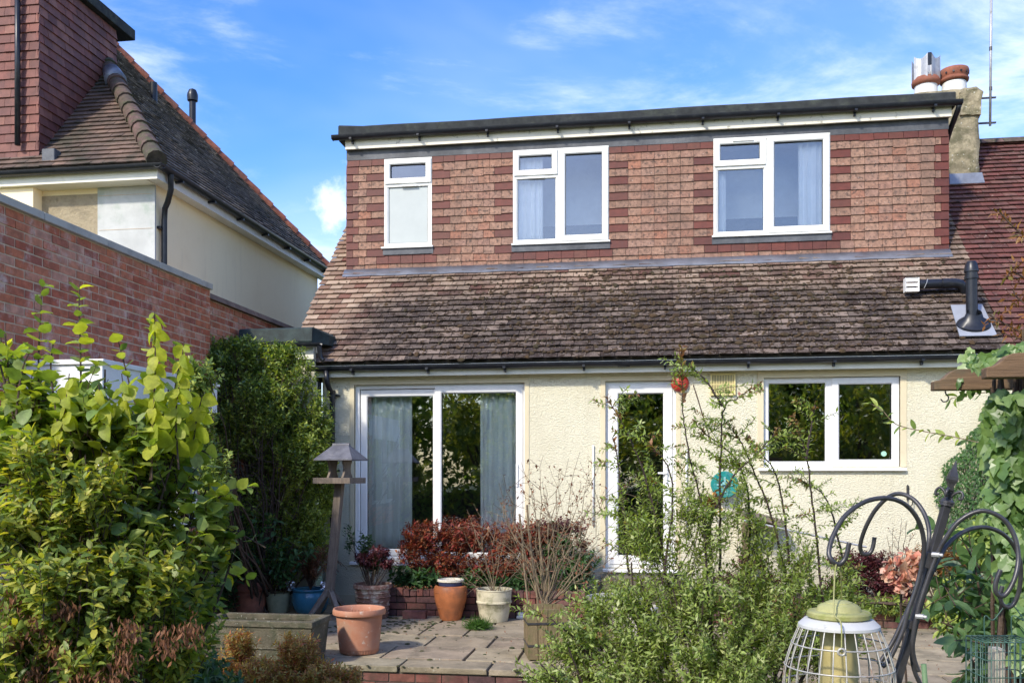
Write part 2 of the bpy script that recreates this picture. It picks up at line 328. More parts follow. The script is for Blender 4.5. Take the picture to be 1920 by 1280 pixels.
M['feedcap'] = mat('algae_stained_cap', (.33, .32, .13), .6, 12, .25, dirt=(.19, .22, .035), dscale=16, dlo=.46, dhi=.66, damt=.75, bs=60, bstr=.1)
M['feedrim'] = mat('chalky_rim', (.48, .48, .46), .6, 12, .1, dirt=(.22, .22, .16), dscale=30, dlo=.55, dhi=.7, bs=60, bstr=.1)
M['feedtube'] = mat('yellowed_tube', (.38, .32, .14), .45, 10, .2, dirt=(.32, .25, .08), dscale=9, dlo=.5, dhi=.7, bs=30, bstr=.08, stretch=(3, 3, .6))
M['teal'] = mat('teal_plastic', (.015, .22, .20), .4, 6, .2, dirt=(.20, .38, .38), dscale=8, dlo=.5, dhi=.7, bstr=0)
M['yellow'] = mat('yellow_plastic', (.62, .30, .03), .5, 6, .2, bstr=0)
M['redplastic'] = mat('red_plastic', (.42, .035, .022), .45, 6, .15, bstr=0)
M['ventcream'] = mat('yellowed_vent_plastic', (.66, .56, .26), .5, 6, .1, bstr=0)
M['bark'] = mat('brown_bark', (.075, .050, .035), .95, 30, .4, bs=80, bstr=.6)
M['bark_pale'] = mat('pale_dry_twig', (.21, .16, .10), .9, 30, .3, bs=80, bstr=.4)
M['bark_dark'] = mat('dark_stem', (.040, .026, .022), .8, 30, .3, bstr=0)
M['curtain'] = mat('pale_blue_curtain', (.90, .94, .89), .95, 3, .08, bs=200, bstr=.1)
M['net'] = mat('white_net_curtain', (.93, .93, .91), .95, 3, .05, bs=200, bstr=.1)
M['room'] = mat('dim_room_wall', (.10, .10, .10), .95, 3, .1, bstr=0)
M['pane_backing'] = mat('pale_pane_backing', (.80, .80, .77), .95, 3, .1, bstr=0)  # pale surface added behind the upper glass to brighten it
M['frost'] = mat('obscured_glass', (.44, .47, .44), .25, 2, .06, bs=90, bstr=.15, spec=.6)
M['grass'] = mat('lawn', (.06, .09, .025), .95, 3, .3, dirt=(.09, .07, .035), dscale=1.2, bs=40, bstr=.8, bdist=.03)
M['moss'] = mat('dry_brown_moss', [(.045, .028, .016), (.065, .04, .02), (.04, .032, .016)], 1, 40, .4, bs=90, bstr=.8)
M['mossg'] = mat('green_moss', [(.06, .065, .025), (.05, .045, .02), (.04, .055, .02)], 1, 40, .4, bs=90, bstr=.8)
M['foil'] = mat('crinkled_foil', (.75, .75, .78), .25, 30, .1, metal=.9, bs=60, bstr=.8)

def glassmat(name, refl, tint):
    m, nd, ln = newmat(name)
    tr = nd.new('ShaderNodeBsdfTransparent'); tr.inputs[0].default_value = (*tint, 1)
    gl = nd.new('ShaderNodeBsdfGlossy'); gl.inputs['Roughness'].default_value = .012; gl.inputs[0].default_value = (.9, .95, 1, 1)
    b = nd.new('ShaderNodeBump'); b.inputs['Strength'].default_value = .06; b.inputs['Distance'].default_value = .02; ln.new(noise(nd, ln, 1.6, 2), b.inputs['Height']); ln.new(b.outputs[0], gl.inputs['Normal'])
    fr = nd.new('ShaderNodeFresnel'); fr.inputs[0].default_value = 1.5
    x = nd.new('ShaderNodeMixShader'); ln.new(mval(nd, ln, 'ADD', fr.outputs[0], refl, True), x.inputs[0])
    o = nd.new('ShaderNodeOutputMaterial'); ln.new(tr.outputs[0], x.inputs[1]); ln.new(gl.outputs[0], x.inputs[2]); ln.new(x.outputs[0], o.inputs[0])
    return m
M['glass'] = glassmat('window_glass', .19, (.95, .975, .965))
M['glass_up'] = glassmat('upper_window_glass', .14, (.95, .97, .97))

L = {}
L['round'] = leafmat('round_shrub_leaf', [(.13, .20, .06), (.20, .30, .08), (.30, .38, .09), (.10, .17, .06), (.50, .54, .09), (.19, .28, .09), (.36, .42, .16)], .5, (1.7, 1.6, .35), .5)
L['yellow'] = leafmat('backlit_tint_leaf', [(.42, .46, .05), (.55, .56, .07), (.30, .38, .05), (.48, .50, .06)], .6, (1.4, 1.35, .3), .5)  # yellow glow of backlit leaves put into the colour
L['honey'] = leafmat('yellow_green_leaf', [(.13, .19, .05), (.19, .26, .06), (.32, .36, .07), (.55, .50, .09), (.14, .21, .055), (.24, .31, .06)], .42, (1.5, 1.5, .4))
L['deep'] = leafmat('deep_green_leaf', [(.035, .08, .028), (.055, .12, .038), (.08, .16, .045), (.045, .10, .04), (.07, .14, .04)], .32, (1.3, 1.5, .5))
L['climb'] = leafmat('climber_leaf', [(.09, .15, .055), (.15, .23, .065), (.28, .36, .08), (.46, .52, .11), (.12, .20, .06)], .4, (1.5, 1.5, .4))
L['wallivy'] = leafmat('small_wall_leaf', [(.04, .10, .03), (.06, .14, .038), (.09, .18, .045), (.05, .12, .035)], .35, (1.4, 1.5, .4))
L['berb'] = leafmat('narrow_bright_leaf', [(.17, .24, .06), (.28, .36, .09), (.38, .46, .13), (.20, .28, .07), (.55, .58, .26)], .42, (1.5, 1.5, .4), .4)
L['berbtip'] = leafmat('bronze_tip_leaf', [(.32, .14, .07), (.36, .24, .08), (.22, .20, .06), (.42, .20, .14)], .4, (1.3, 1.1, .6))
L['redl'] = leafmat('scarlet_leaf', [(.20, .030, .022), (.28, .055, .03), (.13, .03, .022), (.34, .13, .05), (.11, .07, .035)], .35, (1.5, .9, .5))
L['maroon'] = leafmat('maroon_leaf', [(.085, .02, .025), (.12, .03, .035), (.06, .02, .02), (.16, .04, .045)], .3, (1.4, .8, .7))
L['fern'] = leafmat('brown_fern', [(.20, .085, .04), (.26, .11, .05), (.15, .07, .035), (.30, .14, .07)], .35, (1.3, 1, .6))
L['ivy'] = leafmat('ivy_leaf', [(.08, .15, .04), (.14, .23, .06), (.23, .33, .11), (.10, .19, .05), (.34, .44, .18)], .38, (1.4, 1.5, .45), .35, .5)
L['rose'] = leafmat('blue_green_leaf', [(.055, .11, .045), (.08, .15, .06), (.11, .19, .06), (.07, .13, .055)], .35, (1.4, 1.5, .45), .4, .5)
L['dead'] = leafmat('dead_leaf', [(.21, .09, .045), (.28, .13, .07), (.15, .07, .04), (.32, .17, .10)], .3, (1.2, 1, .7), .8, .2)
L['orange'] = leafmat('orange_heather', [(.36, .13, .03), (.30, .16, .04), (.24, .10, .03), (.18, .17, .04)], .35, (1.3, 1, .5))
L['autumn'] = leafmat('autumn_spray', [(.50, .28, .07), (.36, .32, .08), (.42, .12, .05), (.24, .28, .07), (.55, .38, .10), (.34, .10, .055)], .4, (1.4, 1.2, .5))
L['petal'] = leafmat('peach_petal', [(.70, .34, .22), (.74, .50, .34), (.66, .26, .20), (.78, .62, .48)], .35, (1, .9, .8), .6, .2)
L['grass'] = leafmat('grass_tuft_leaf', [(.05, .13, .02), (.09, .18, .03), (.04, .10, .02)], .35)
L['tree'] = leafmat('garden_tree_leaf', [(.12, .20, .05), (.18, .27, .06), (.26, .32, .08), (.13, .22, .05), (.36, .30, .08)], .72, (1.6, 1.6, .6))

# ------------------------------------------------------------------ leaves and twigs
def tri(*f): return list(f)
def leaf_tpl(w=.5, fold=.12, curl=.15, k=1):
    # x along, y across, z out of the leaf; k=1 four faces, k=2 ten faces
    if k == 1:
        v = [(0,0,0),(.45,w/2,fold*.5-curl*.2),(.45,-w/2,fold*.5-curl*.2),(.5,0,-curl*.15),(1,0,-curl)]
        f = [(0,3,1),(0,2,3),(1,3,4),(3,2,4)]
    else:
        v = [(0,0,0),(.16,w*.33,fold*.3),(.16,-w*.33,fold*.3),(.2,0,0),(.48,w*.5,fold*.5-curl*.25),(.48,-w*.5,fold*.5-curl*.25),(.5,0,-curl*.2),
             (.78,w*.33,fold*.35-curl*.6),(.78,-w*.33,fold*.35-curl*.6),(.8,0,-curl*.6),(1,0,-curl)]
        f = [(0,3,1),(0,2,3),(1,3,6,4),(3,2,5,6),(4,6,9,7),(6,5,8,9),(7,9,10),(9,8,10)]
    return np.array(v, float), f
def ivy_tpl():
    v = [(0,0,0),(-.10,.28,.02),(.16,.50,-.08),(.34,.27,.05),(.62,.34,-.06),(1,0,-.26),(.62,-.34,-.06),(.34,-.27,.05),(.16,-.50,-.08),(-.10,-.28,.02),(.38,0,-.05)]
    f = [(0,10,3,2,1),(10,5,4,3),(0,9,8,7,10),(10,7,6,5)]
    return np.array(v, float), f
T = dict(round=leaf_tpl(.86, .18, .18, 2), oval=leaf_tpl(.5, .16, .2, 2), small=leaf_tpl(.5, .15, .2), narrow=leaf_tpl(.30, .08, .15), mid=leaf_tpl(.38, .1, .15), ivy=ivy_tpl(), blade=leaf_tpl(.06, .02, .35))

class LV:
    def __init__(s): s.P = []; s.A = []; s.N = []; s.S = []; s.K = []
    def add(s, p, a, n, size, k=None):
        s.P.append(tuple(p)); s.A.append(tuple(a)); s.N.append(tuple(n)); s.S.append(size); s.K.append(random.random() if k is None else k)
    def emit(s, name, tpl, m, parent, singles=0, single_name='leaf', kind=None):
        if not s.P: return
        P, A, N, Sz, K = (np.array(q, float) for q in (s.P, s.A, s.N, s.S, s.K))
        A /= np.linalg.norm(A, axis=1)[:, None]+1e-9
        N = N - A*(N*A).sum(1)[:, None]; nl = np.linalg.norm(N, axis=1)
        N[nl < 1e-3] = np.cross(A[nl < 1e-3], (.3, .5, .8)); N /= np.linalg.norm(N, axis=1)[:, None]+1e-9
        B = np.cross(N, A); tv, tf = tpl
        order = np.argsort(np.linalg.norm(P-np.array(CAM), axis=1)); one = order[:singles]; rest = order[singles:]
        if len(one):
            me = bpy.data.meshes.new(single_name); me.from_pydata([tuple(q) for q in tv], [], tf); me.materials.append(m)
            a = me.attributes.new('rnd', 'FLOAT', 'FACE'); a.data.foreach_set('value', [0.0]*len(me.polygons))
            base = bpy.data.objects.new(single_name, me)
            for j, i in enumerate(one):
                o = base if j == 0 else base.copy()
                wd_ = .7+.5*random.random(); B[i] = B[i]*wd_; N[i] = N[i]*random.uniform(-.6, 2.2)
                mw = Matrix(((A[i][0]*Sz[i], B[i][0]*Sz[i], N[i][0]*Sz[i], P[i][0]), (A[i][1]*Sz[i], B[i][1]*Sz[i], N[i][1]*Sz[i], P[i][1]),
                             (A[i][2]*Sz[i], B[i][2]*Sz[i], N[i][2]*Sz[i], P[i][2]), (0, 0, 0, 1)))
                link(o, parent); o.matrix_basis = mw
        if len(rest):
            P, A, B2, N, Sz, K = P[rest], A[rest], B[rest], N[rest], Sz[rest], K[rest]
            n, q = len(P), len(tv)
            wid = rng.uniform(.65, 1.2, n); crl = rng.uniform(-.6, 2.4, n)
            V = P[:, None, :] + Sz[:, None, None]*(tv[None, :, 0:1]*A[:, None, :] + tv[None, :, 1:2]*wid[:, None, None]*B2[:, None, :] + tv[None, :, 2:3]*crl[:, None, None]*N[:, None, :])
            V = V.reshape(-1, 3)
            loops = []; starts = []; tot = []
            fl = [i for f in tf for i in f]; flen = [len(f) for f in tf]
            L_ = (np.arange(n)[:, None]*q + np.array(fl)[None, :]).ravel()
            ln_ = np.tile(np.array(flen), n); st = np.concatenate(([0], np.cumsum(ln_)[:-1]))
            me = bpy.data.meshes.new(name); me.vertices.add(len(V)); me.vertices.foreach_set('co', V.ravel())
            me.loops.add(len(L_)); me.loops.foreach_set('vertex_index', L_.astype(np.int32))
            me.polygons.add(len(ln_)); me.polygons.foreach_set('loop_start', st.astype(np.int32)); me.polygons.foreach_set('loop_total', ln_.astype(np.int32))
            me.materials.append(m); me.update(calc_edges=True)
            a = me.attributes.new('rnd', 'FLOAT', 'FACE'); a.data.foreach_set('value', np.repeat(K, len(tf)))
            o = bpy.data.objects.new(name, me); link(o, parent)
            o['kind'] = 'stuff'
def rv(): 
    v = Vector((random.gauss(0, 1), random.gauss(0, 1), random.gauss(0, 1))); return v.normalized()
def grow(a, b, n=6, wob=.06, sag=0):
    a, b = Vector(a), Vector(b); l = (b-a).length; out = []; off = Vector((0, 0, 0))
    for i in range(n+1):
        t = i/n; off = off*.8 + rv()*wob*l*.4*(1 if 0 < i else 0)
        out.append(a.lerp(b, t) + off*(t if t < .6 else .6) - Vector((0, 0, sag*l*math.sin(t*math.pi*.5)**2)))
    return out
def along(poly, d):
    # points every d along the line with tangent and fraction
    out = []; tot = sum((poly[i+1]-poly[i]).length for i in range(len(poly)-1)); acc = 0; nxt = d*random.random()
    for i in range(len(poly)-1):
        seg = poly[i+1]-poly[i]; l = seg.length
        if l < 1e-6: continue
        while nxt <= acc+l:
            out.append((poly[i]+seg*((nxt-acc)/l), seg/l, nxt/tot)); nxt += d
        acc += l
    return out
def clothe(lv, poly, d, size, start=.2, out=.8, up=.5, opp=2, kf=None, var=.3, tipk=1.0):
    ph = random.random()*6.3
    for i, (p, t, f) in enumerate(along(poly, d)):
        if f < start: continue
        ph += 2.4 if opp == 1 else 1.57
        o1 = t.orthogonal().normalized(); o2 = t.cross(o1)
        for j in range(opp):
            a = ph + j*2*math.pi/opp + random.gauss(0, .3)
            side = o1*math.cos(a)+o2*math.sin(a)
            ax = side*out + t*(1-out*.5) + rv()*.25 - Vector((0, 0, .15))
            nn = Vector((0, 0, 1))*up + t*.5 + rv()*.45
            lv.add(p, ax, nn, size*(1+random.uniform(-var, var))*(1-(1-tipk)*f), kf(p) if kf else None)
def ell(c, r, pw=.45):
    d = rv(); k = random.random()**pw; return Vector((c[0]+d.x*r[0]*k, c[1]+d.y*r[1]*k, c[2]+d.z*r[2]*k))
def lobes(lv, tw, root, ls, n, tl, d, size, wr=.004, **kw):
    """twigs ending in ellipsoidal clumps, leaves along each; ls = (centre, radii)"""
    vol = [r[0]*r[1]*r[2] for c, r in ls]; sv = sum(q**.67 for q in vol)
    for (c, r), q in zip(ls, vol):
        for i in range(max(1, int(n*q**.67/sv))):
            tip = ell(c, r); back = (Vector(root)-tip).normalized()*.6 + (Vector(c)-Vector((0, 0, r[2]*.5))-tip).normalized()*.5 + rv()*.35
            st = tip + back.normalized()*tl*random.uniform(.6, 1.2)
            poly = grow(st, tip, 4, .12); tw.tube(poly, [wr*(1-.6*i/4) for i in range(5)], 4, cap=False)
            clothe(lv, poly, d, size, **kw)
def trunks(mb, root, ls, n, r0=.02, spread=.1):
    for c, r in ls:
        for i in range(n):
            a = Vector(root)+Vector((random.uniform(-1, 1)*spread, random.uniform(-1, 1)*spread, 0)); b = ell(c, [q*.8 for q in r])
            p = grow(a, b, 7, .08); mb.tube(p, [r0*(1-.75*i/7) for i in range(8)], 5, cap=False)

def singles_tiles(items, mesh_fn, name, m, parent, nmax, extra):
    """items = [(matrix)] of equal pieces; the nearest nmax become objects, the rest one mesh"""
    pass

def pieces(items, name, parent, nmax=300, rest_name=None):
    """items = (centre, vertices, material): the nmax nearest the camera become objects of their own, the rest are joined per material"""
    items = sorted(items, key=lambda q: (Vector(q[0])-CAM).length)
    shapes = {}
    for c, vs, m in items[:nmax]:
        loc = [tuple(round(vs[i][j]-c[j], 4) for j in range(3)) for i in range(8)]
        key = (tuple(loc), m.name)
        if key not in shapes:
            b = MB(); b.hexa(loc, 0.0); shapes[key] = b.mesh(name, m)
        o = bpy.data.objects.new(name, shapes[key]); o.location = c; link(o, parent)
    rest = {}
    for c, vs, m in items[nmax:]:
        rest.setdefault(m.name, (MB(), m))[0].hexa(vs, random.random())
    for b, m in rest.values():
        b.build(rest_name or name+'s', m, parent, kind='stuff')

# ================================================================== SETTING
g = MB(); g.box((-150, -150, -.75), (150, 150, -.45)); tag(g.build('ground', M['grass']), kind='structure')

# patio: flagstones one by one on a mortar bed, brick riser in front
patio = MB(); patio.box((-4.9, -3.46, -.44), (6.5, 0.0, -.022)); pt = tag(patio.build('patio', M['mortar_dark']), kind='structure')
y = -3.50; ys = []
while y < -.1:
    dy = random.choice([.45, .6, .6, .75]) if y > -3.4 else .34
    if -.1-(y+dy) < .25: dy = -.02-y
    ys.append((y, y+dy)); y += dy
for y0, y1 in ys:
    x = -4.9+random.uniform(0, .3)
    while x < 6.4:
        w = random.choice([.45, .6, .75, .9, .6]); gp = random.uniform(.008, .016)
        dz = random.uniform(-.005, .005); tl = random.uniform(-.004, .004)
        j = lambda: random.uniform(-.007, .007)
        z1 = .0+dz
        o = MB(); o.hexa([(x+gp+j(), y0+gp+j(), -.05), (x+w-gp+j(), y0+gp+j(), -.05), (x+w-gp, y1-gp, -.05), (x+gp, y1-gp, -.05),
                          (x+gp+j(), y0+gp+j(), z1), (x+w-gp+j(), y0+gp+j(), z1+tl), (x+w-gp+j(), y1-gp+j(), z1+tl), (x+gp+j(), y1-gp+j(), z1)], 0.0)
        o.build('paving_slab', M['slab'], pt, bevel=.006)
        x += w
br = []
for k in range(5):
    z = -.06-.075*(k+1)+.005; x = -4.9+(k % 2)*.11
    while x < 6.4:
        w = .215; y0 = -3.47+random.uniform(-.004, .004)
        if k < 3: br.append(((x+w/2, y0, z+.032), [(x, y0, z), (x+w, y0, z), (x+w, y0+.05, z), (x, y0+.05, z), (x, y0, z+.064), (x+w, y0, z+.064), (x+w, y0+.05, z+.064), (x, y0+.05, z+.064)], M['brick_old']))
        x += w+.011
pieces(br, 'brick', pt, 160)
# moss and weeds in the joints
mo = MB()
for i in range(520):
    y0, y1 = random.choice(ys); yy = y0 if random.random() < .6 else random.uniform(-3.4, -.3); xx = random.uniform(-4, 4.5)
    if random.random() < .4: xx = -2.9+random.gauss(0, .5); yy = -1.3+random.gauss(0, .35)
    r = random.uniform(.008, .03)
    mo.lathe([(r, 0), (r*.8, r*.22), (r*.3, r*.38), (0.001, r*.4)], 6, (xx, yy+random.gauss(0, .012), .001), random.random())
mo.build('moss', M['mossg'], pt, kind='stuff')

# ================================================================== THE HOUSE
HX0, HX1 = -4.05, 8.5
house = thing('semi_detached_house', (0, 0, 0), 'cream rendered house with tile-hung dormer and mossy tiled roof facing the patio', 'house')
def wall_holes(mb, x0, x1, z0, z1, holes, y, dep):
    xs = sorted({x0, x1, *[h[0] for h in holes], *[h[1] for h in holes]}); zs = sorted({z0, z1, *[h[2] for h in holes], *[h[3] for h in holes]})
    for a, b in zip(xs, xs[1:]):
        for c, d in zip(zs, zs[1:]):
            if any(h[0] <= (a+b)/2 <= h[1] and h[2] <= (c+d)/2 <= h[3] for h in holes): continue
            mb.add([(a, y, c), (b, y, c), (b, y, d), (a, y, d)], [(0, 1, 2, 3)])
    for a, b, c, d in holes:
        mb.add([(a, y, c), (b, y, c), (b, y, d), (a, y, d), (a, y+dep, c), (b, y+dep, c), (b, y+dep, d), (a, y+dep, d)], [(0, 4, 5, 1), (1, 5, 6, 2), (2, 6, 7, 3), (3, 7, 4, 0)])
PD = (-3.64, -1.53, .54, 2.69); KD = (-.57, .25, .50, 2.69); KW = (1.24, 2.73, 1.68, 2.70)
w = MB(); wall_holes(w, HX0, HX1, -.4, 2.93, [PD, KD, KW], 0, .16)
w.add([(HX0, 0, -.4), (HX0, 7, -.4), (HX0, 7, 2.93), (HX0, 0, 2.93)], [(3, 2, 1, 0)])
w.build('wall', M['render'], house)
# smooth raised bands of plaster round the openings (slightly proud)
bd = MB()
for a, b, c, d in (PD, KD, KW):
    e = .055 if (a, b, c, d) != KW else .07
    bd.box((a-e, -.008, c), (a, .03, d)); bd.box((b, -.008, c), (b+e, .03, d)); bd.box((a-e, -.008, d), (b+e, .03, d+e))
bd.build('window_surround', M['band'], house, bevel=.003)
# plinth
pl = MB(); pl.box((HX0, -.02, -.4), (HX1, .05, .12)); pl.build('plinth', M['band'], house)

def frame_ring(mb, x0, x1, z0, z1, fw, y0, y1, sl=.01):
    # mitred ring with a sloped inner edge
    o = [(x0, z0), (x1, z0), (x1, z1), (x0, z1)]; i = [(x0+fw, z0+fw), (x1-fw, z0+fw), (x1-fw, z1-fw), (x0+fw, z1-fw)]
    i2 = [(x0+fw-sl, z0+fw-sl), (x1-fw+sl, z0+fw-sl), (x1-fw+sl, z1-fw+sl), (x0+fw-sl, z1-fw+sl)]
    vs = [(a, y0, b) for a, b in o]+[(a, y0, b) for a, b in i2]+[(a, y0+sl, b) for a, b in i]+[(a, y1, b) for a, b in i]+[(a, y1, b) for a, b in o]
    fs = []
    for k in range(4):
        n = (k+1) % 4
        fs += [(k, n, 4+n, 4+k), (4+k, 4+n, 8+n, 8+k), (8+k, 8+n, 12+n, 12+k), (12+k, 12+n, 16+n, 16+k), (16+k, 16+n, n, k)]
    mb.add(vs, fs)
def window(y, outer, sashes, fmat, glass, name='window', fw=.055, dep=.07, sill=None, bars=()):
    fr = MB(); frame_ring(fr, *outer, fw, y, y+dep)
    for b in bars: fr.box(*b)
    f = fr.build(name, fmat, house)
    for (x0, x1, z0, z1, sw, proud, gm) in sashes:
        q = MB(); frame_ring(q, x0, x1, z0, z1, sw, y-proud, y+dep-.012, .014); q.build('sash', fmat, f)
        gk = MB(); frame_ring(gk, x0+sw-.004, x1-sw+.004, z0+sw-.004, z1-sw+.004, .006, y-proud+.012, y+.04, .002); gk.build('gasket', M['black'], f)
        p = MB(); p.add([(x0+sw-.002, y+.025, z0+sw-.002), (x1-sw+.002, y+.025, z0+sw-.002), (x1-sw+.002, y+.025, z1-sw+.002), (x0+sw-.002, y+.025, z1-sw+.002)], [(0, 1, 2, 3)]); p.build('pane', gm or glass, f)
    if sill:
        s_ = MB(); x0, x1, z, pr, th = sill; s_.hexa([(x0, y-pr, z-th), (x1, y-pr, z-th), (x1, y+.05, z-th), (x0, y+.05, z-th), (x0, y-pr, z-th*.35), (x1, y-pr, z-th*.35), (x1, y+.05, z), (x0, y+.05, z)])
        s_.build('sill', fmat, f, bevel=.003)
    return f
def room(x0, x1, y0, y1, z0, z1, m):
    r_ = MB(); r_.add([(x0, y0, z0), (x1, y0, z0), (x1, y1, z0), (x0, y1, z0), (x0, y0, z1), (x1, y0, z1), (x1, y1, z1), (x0, y1, z1)], [(0, 1, 2, 3), (4, 7, 6, 5), (1, 5, 6, 2), (2, 6, 7, 3), (3, 7, 4, 0)])
    r_.build('room', m, house)
# patio doors: fixed leaf right, sliding leaf left set back
x0, x1, z0, z1 = PD
xm = -2.62
pdw = window(.05, PD, [(x0+.06, xm+.03, z0+.06, z1-.06, .085, -.02, None), (xm-.02, x1-.03, z0+.03, z1-.03, .085, .012, None)], M['upvc'], M['glass'], 'patio_door', .05, .09, (x0-.05, x1+.05, z0, .10, .05))
h = MB(); h.box((x1-.11, .02, 1.45), (x1-.085, .04, 1.72)); h.build('handle', M['upvc'], pdw)
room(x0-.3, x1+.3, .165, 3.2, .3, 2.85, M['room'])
# kitchen door
x0, x1, z0, z1 = KD
kd = window(.05, KD, [(x0+.045, x1-.045, z0+.04, z1-.045, .105, .012, None)], M['upvc'], M['glass'], 'kitchen_door', .05, .09, (x0-.03, x1+.03, z0, .10, .05))
h = MB(); h.box((x1-.125, .015, 1.50), (x1-.10, .038, 1.72)); h.box((x1-.21, .0, 1.60), (x1-.10, .018, 1.62)); h.build('handle', M['upvc'], kd)
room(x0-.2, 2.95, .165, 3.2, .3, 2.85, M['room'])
# kitchen window
x0, x1, z0, z1 = KW; xm = (x0+x1)/2-.015
window(.04, KW, [(x0+.02, xm+.0, z0+.02, z1-.02, .045, -.006, None), (xm+.03, x1-.0-.005, z0+.005, z1-.005, .08, .012, None)], M['upvc'], M['glass'], 'window', .035, .08,
       (x0-.06, x1+.06, z0, .09, .045), bars=[((xm-.005, .042, z0+.02), (xm+.035, .10, z1-.02))])

# lower fascia, soffit, gutter
fa = MB(); fa.box((HX0-.25, -.145, 2.775), (HX1, -.12, 2.915)); fa.box((HX0-.25, -.119, 2.80), (HX1, .0, 2.812)); fa.build('fascia', M['fascia_clean'], house)
def gutter_sec(yc, zc, r, th=.006, n=10):
    o = [(yc+r*math.cos(math.pi+math.pi*i/n), zc+r*math.sin(math.pi+math.pi*i/n)) for i in range(n+1)]
    i_ = [(yc+(r-th)*math.cos(2*math.pi-math.pi*i/n), zc+(r-th)*math.sin(2*math.pi-math.pi*i/n)) for i in range(n+1)]
    return o+i_
gt = MB(); gt.alongx(gutter_sec(-.20, 2.895, .056), -4.18, HX1, 30)
gu = gt.build('gutter', M['black'], house, smooth=True, angle=40)
x = -3.6
while x < 4.4:
    b = MB(); b.box((x-.016, -.262, 2.835), (x+.016, -.146, 2.86)); b.box((x-.012, -.20, 2.80), (x+.012, -.146, 2.835)); b.build('bracket', M['black'], gu); x += .93
b = MB(); b.alongx(gutter_sec(-.20, 2.895, .063), -.42, -.28); b.build('bracket', M['black'], gu)
# downpipe with swan neck
dp = MB(); pts = [onY(612, 700, -.20), onY(613, 716, -.20), onY(617, 728, -.14), onY(623, 738, -.07), onY(623, 750, -.06), onY(624, 1100, -.06)]
pts[0].z = 2.86; dp.tube(pts, .033, 10); dp.build('downpipe', M['black'], house, smooth=True)
for z in (2.52, 1.6):
    dj = MB(); X = pts[4].x; dj.lathe([(.04, 0), (.042, .03), (.042, .09), (.036, .1)], 12, (X, -.06, z)); dj.box((X+.03, -.05, z+.03), (X+.085, -.01, z+.05)); dj.build('pipe_clip', M['black'], house)

# ---- main roof (45 degrees): plane through eave
EY, EZ = -.17, 2.95
def rp(x, s, up=0):   # slope distance s from the eave, lift along the normal
    k = math.sqrt(.5); return Vector((x, EY+s*k-up*k, EZ+s*k+up*k))
rf = MB(); RIDGE = 4.78
rf.add([rp(-4.42, 0, -.03), rp(3.79, 0, -.03), rp(3.79, RIDGE, -.03), rp(-4.42, RIDGE, -.03)], [(0, 1, 2, 3)])
rf.add([rp(-4.42, 0, -.03), rp(-4.42, RIDGE, -.03), (-4.42, 7, 2.95), (-4.42, EY, 2.8)], [(0, 1, 2, 3)])
rf.add([rp(-4.42, RIDGE, -.03), rp(3.79, RIDGE, -.03), (3.79, 6.6, 2.95), (-4.42, 6.6, 2.95)], [(0, 1, 2, 3)])
roof = rf.build('roof', M['mortar_dark'], house)
DY, DZ0, DZ1, DX0, DX1 = 1.24, 4.13, 5.89, -4.15, 3.60
def roof_tiles(xa, xb, sa, sb, gauge, m, skip=None, wv=.004):
    out = []; row = 0; s = sa
    while s < sb-1e-6:
        off = (row % 2)*.0835 + random.uniform(-.01, .01); x = xa-off; lift_row = random.uniform(-.001, .001)
        while x < xb:
            a, b = max(x, xa-.02*random.random()), min(x+.160, xb)
            if b-a > .03 and not (skip and skip((a+b)/2, s)):
                l = gauge*1.22; q = random.gauss(0, wv); q2 = random.gauss(0, wv); sd = random.gauss(0, .0025)
                u0, u1 = .033+abs(q), .033+abs(q2)
                vs = [rp(a, s+sd, u0-.013), rp(b, s+sd+q*.4, u1-.013), rp(b, s+l, -.006), rp(a, s+l, -.006),
                      rp(a, s+sd, u0), rp(b, s+sd+q*.4, u1), rp(b, s+l, .006), rp(a, s+l, .006)]
                out.append((rp((a+b)/2, s), vs, m))
            x += .167
        s += gauge; row += 1
    return out
SD = (DY-EY)*math.sqrt(2)   # slope distance where the dormer face rises
def skip_d(x, s): return (DX0+.02 < x < DX1-.0 and s > SD-.06) or (3.34 < x < 3.72 and .34 < s < 1.0 and False)
tl = roof_tiles(-4.45, 3.80, -.02, RIDGE, .112, M['roof_old'], skip_d)
pieces(tl, 'roof_tile', roof, 300)
# moss cushions on the lower slope
ms = MB()
for i in range(4200):
    x = random.uniform(-4.3, 3.6); s = random.uniform(.05, SD-.1)
    dens = math.exp(-((x-.2)/2.3)**2)*.9 + .25*(x > 1) + .1
    if random.random() > dens or (x < -3.2 and random.random() < .6): continue
    s = round(s/.112)*.112-.02+random.uniform(-.012, .03) if random.random() < .75 else s
    if s > SD-.22: continue
    r = random.uniform(.007, .024)*(1.7 if random.random() < .15 else 1); c = rp(x, s, .030)
    k = math.sqrt(.5); n = Vector((0, -k, k)); t1 = Vector((1, 0, 0)); t2 = Vector((0, k, k)); e = random.uniform(.6, 1.5)
    vs = [c+(t1*math.cos(a)*e+t2*math.sin(a))*r*random.uniform(.75, 1.2) for a in [j*math.pi/3.5 for j in range(7)]]
    vs += [c+(t1*math.cos(a)*e+t2*math.sin(a))*r*.6+n*r*.4 for a in [j*math.pi/3.5 for j in range(7)]]+[c+n*r*.55]
    ms.add(vs, [(j, (j+1) % 7, 7+(j+1) % 7, 7+j) for j in range(7)]+[(7+j, 7+(j+1) % 7, 14) for j in range(7)], random.random())
ms.build('moss', M['moss'], roof, kind='stuff')
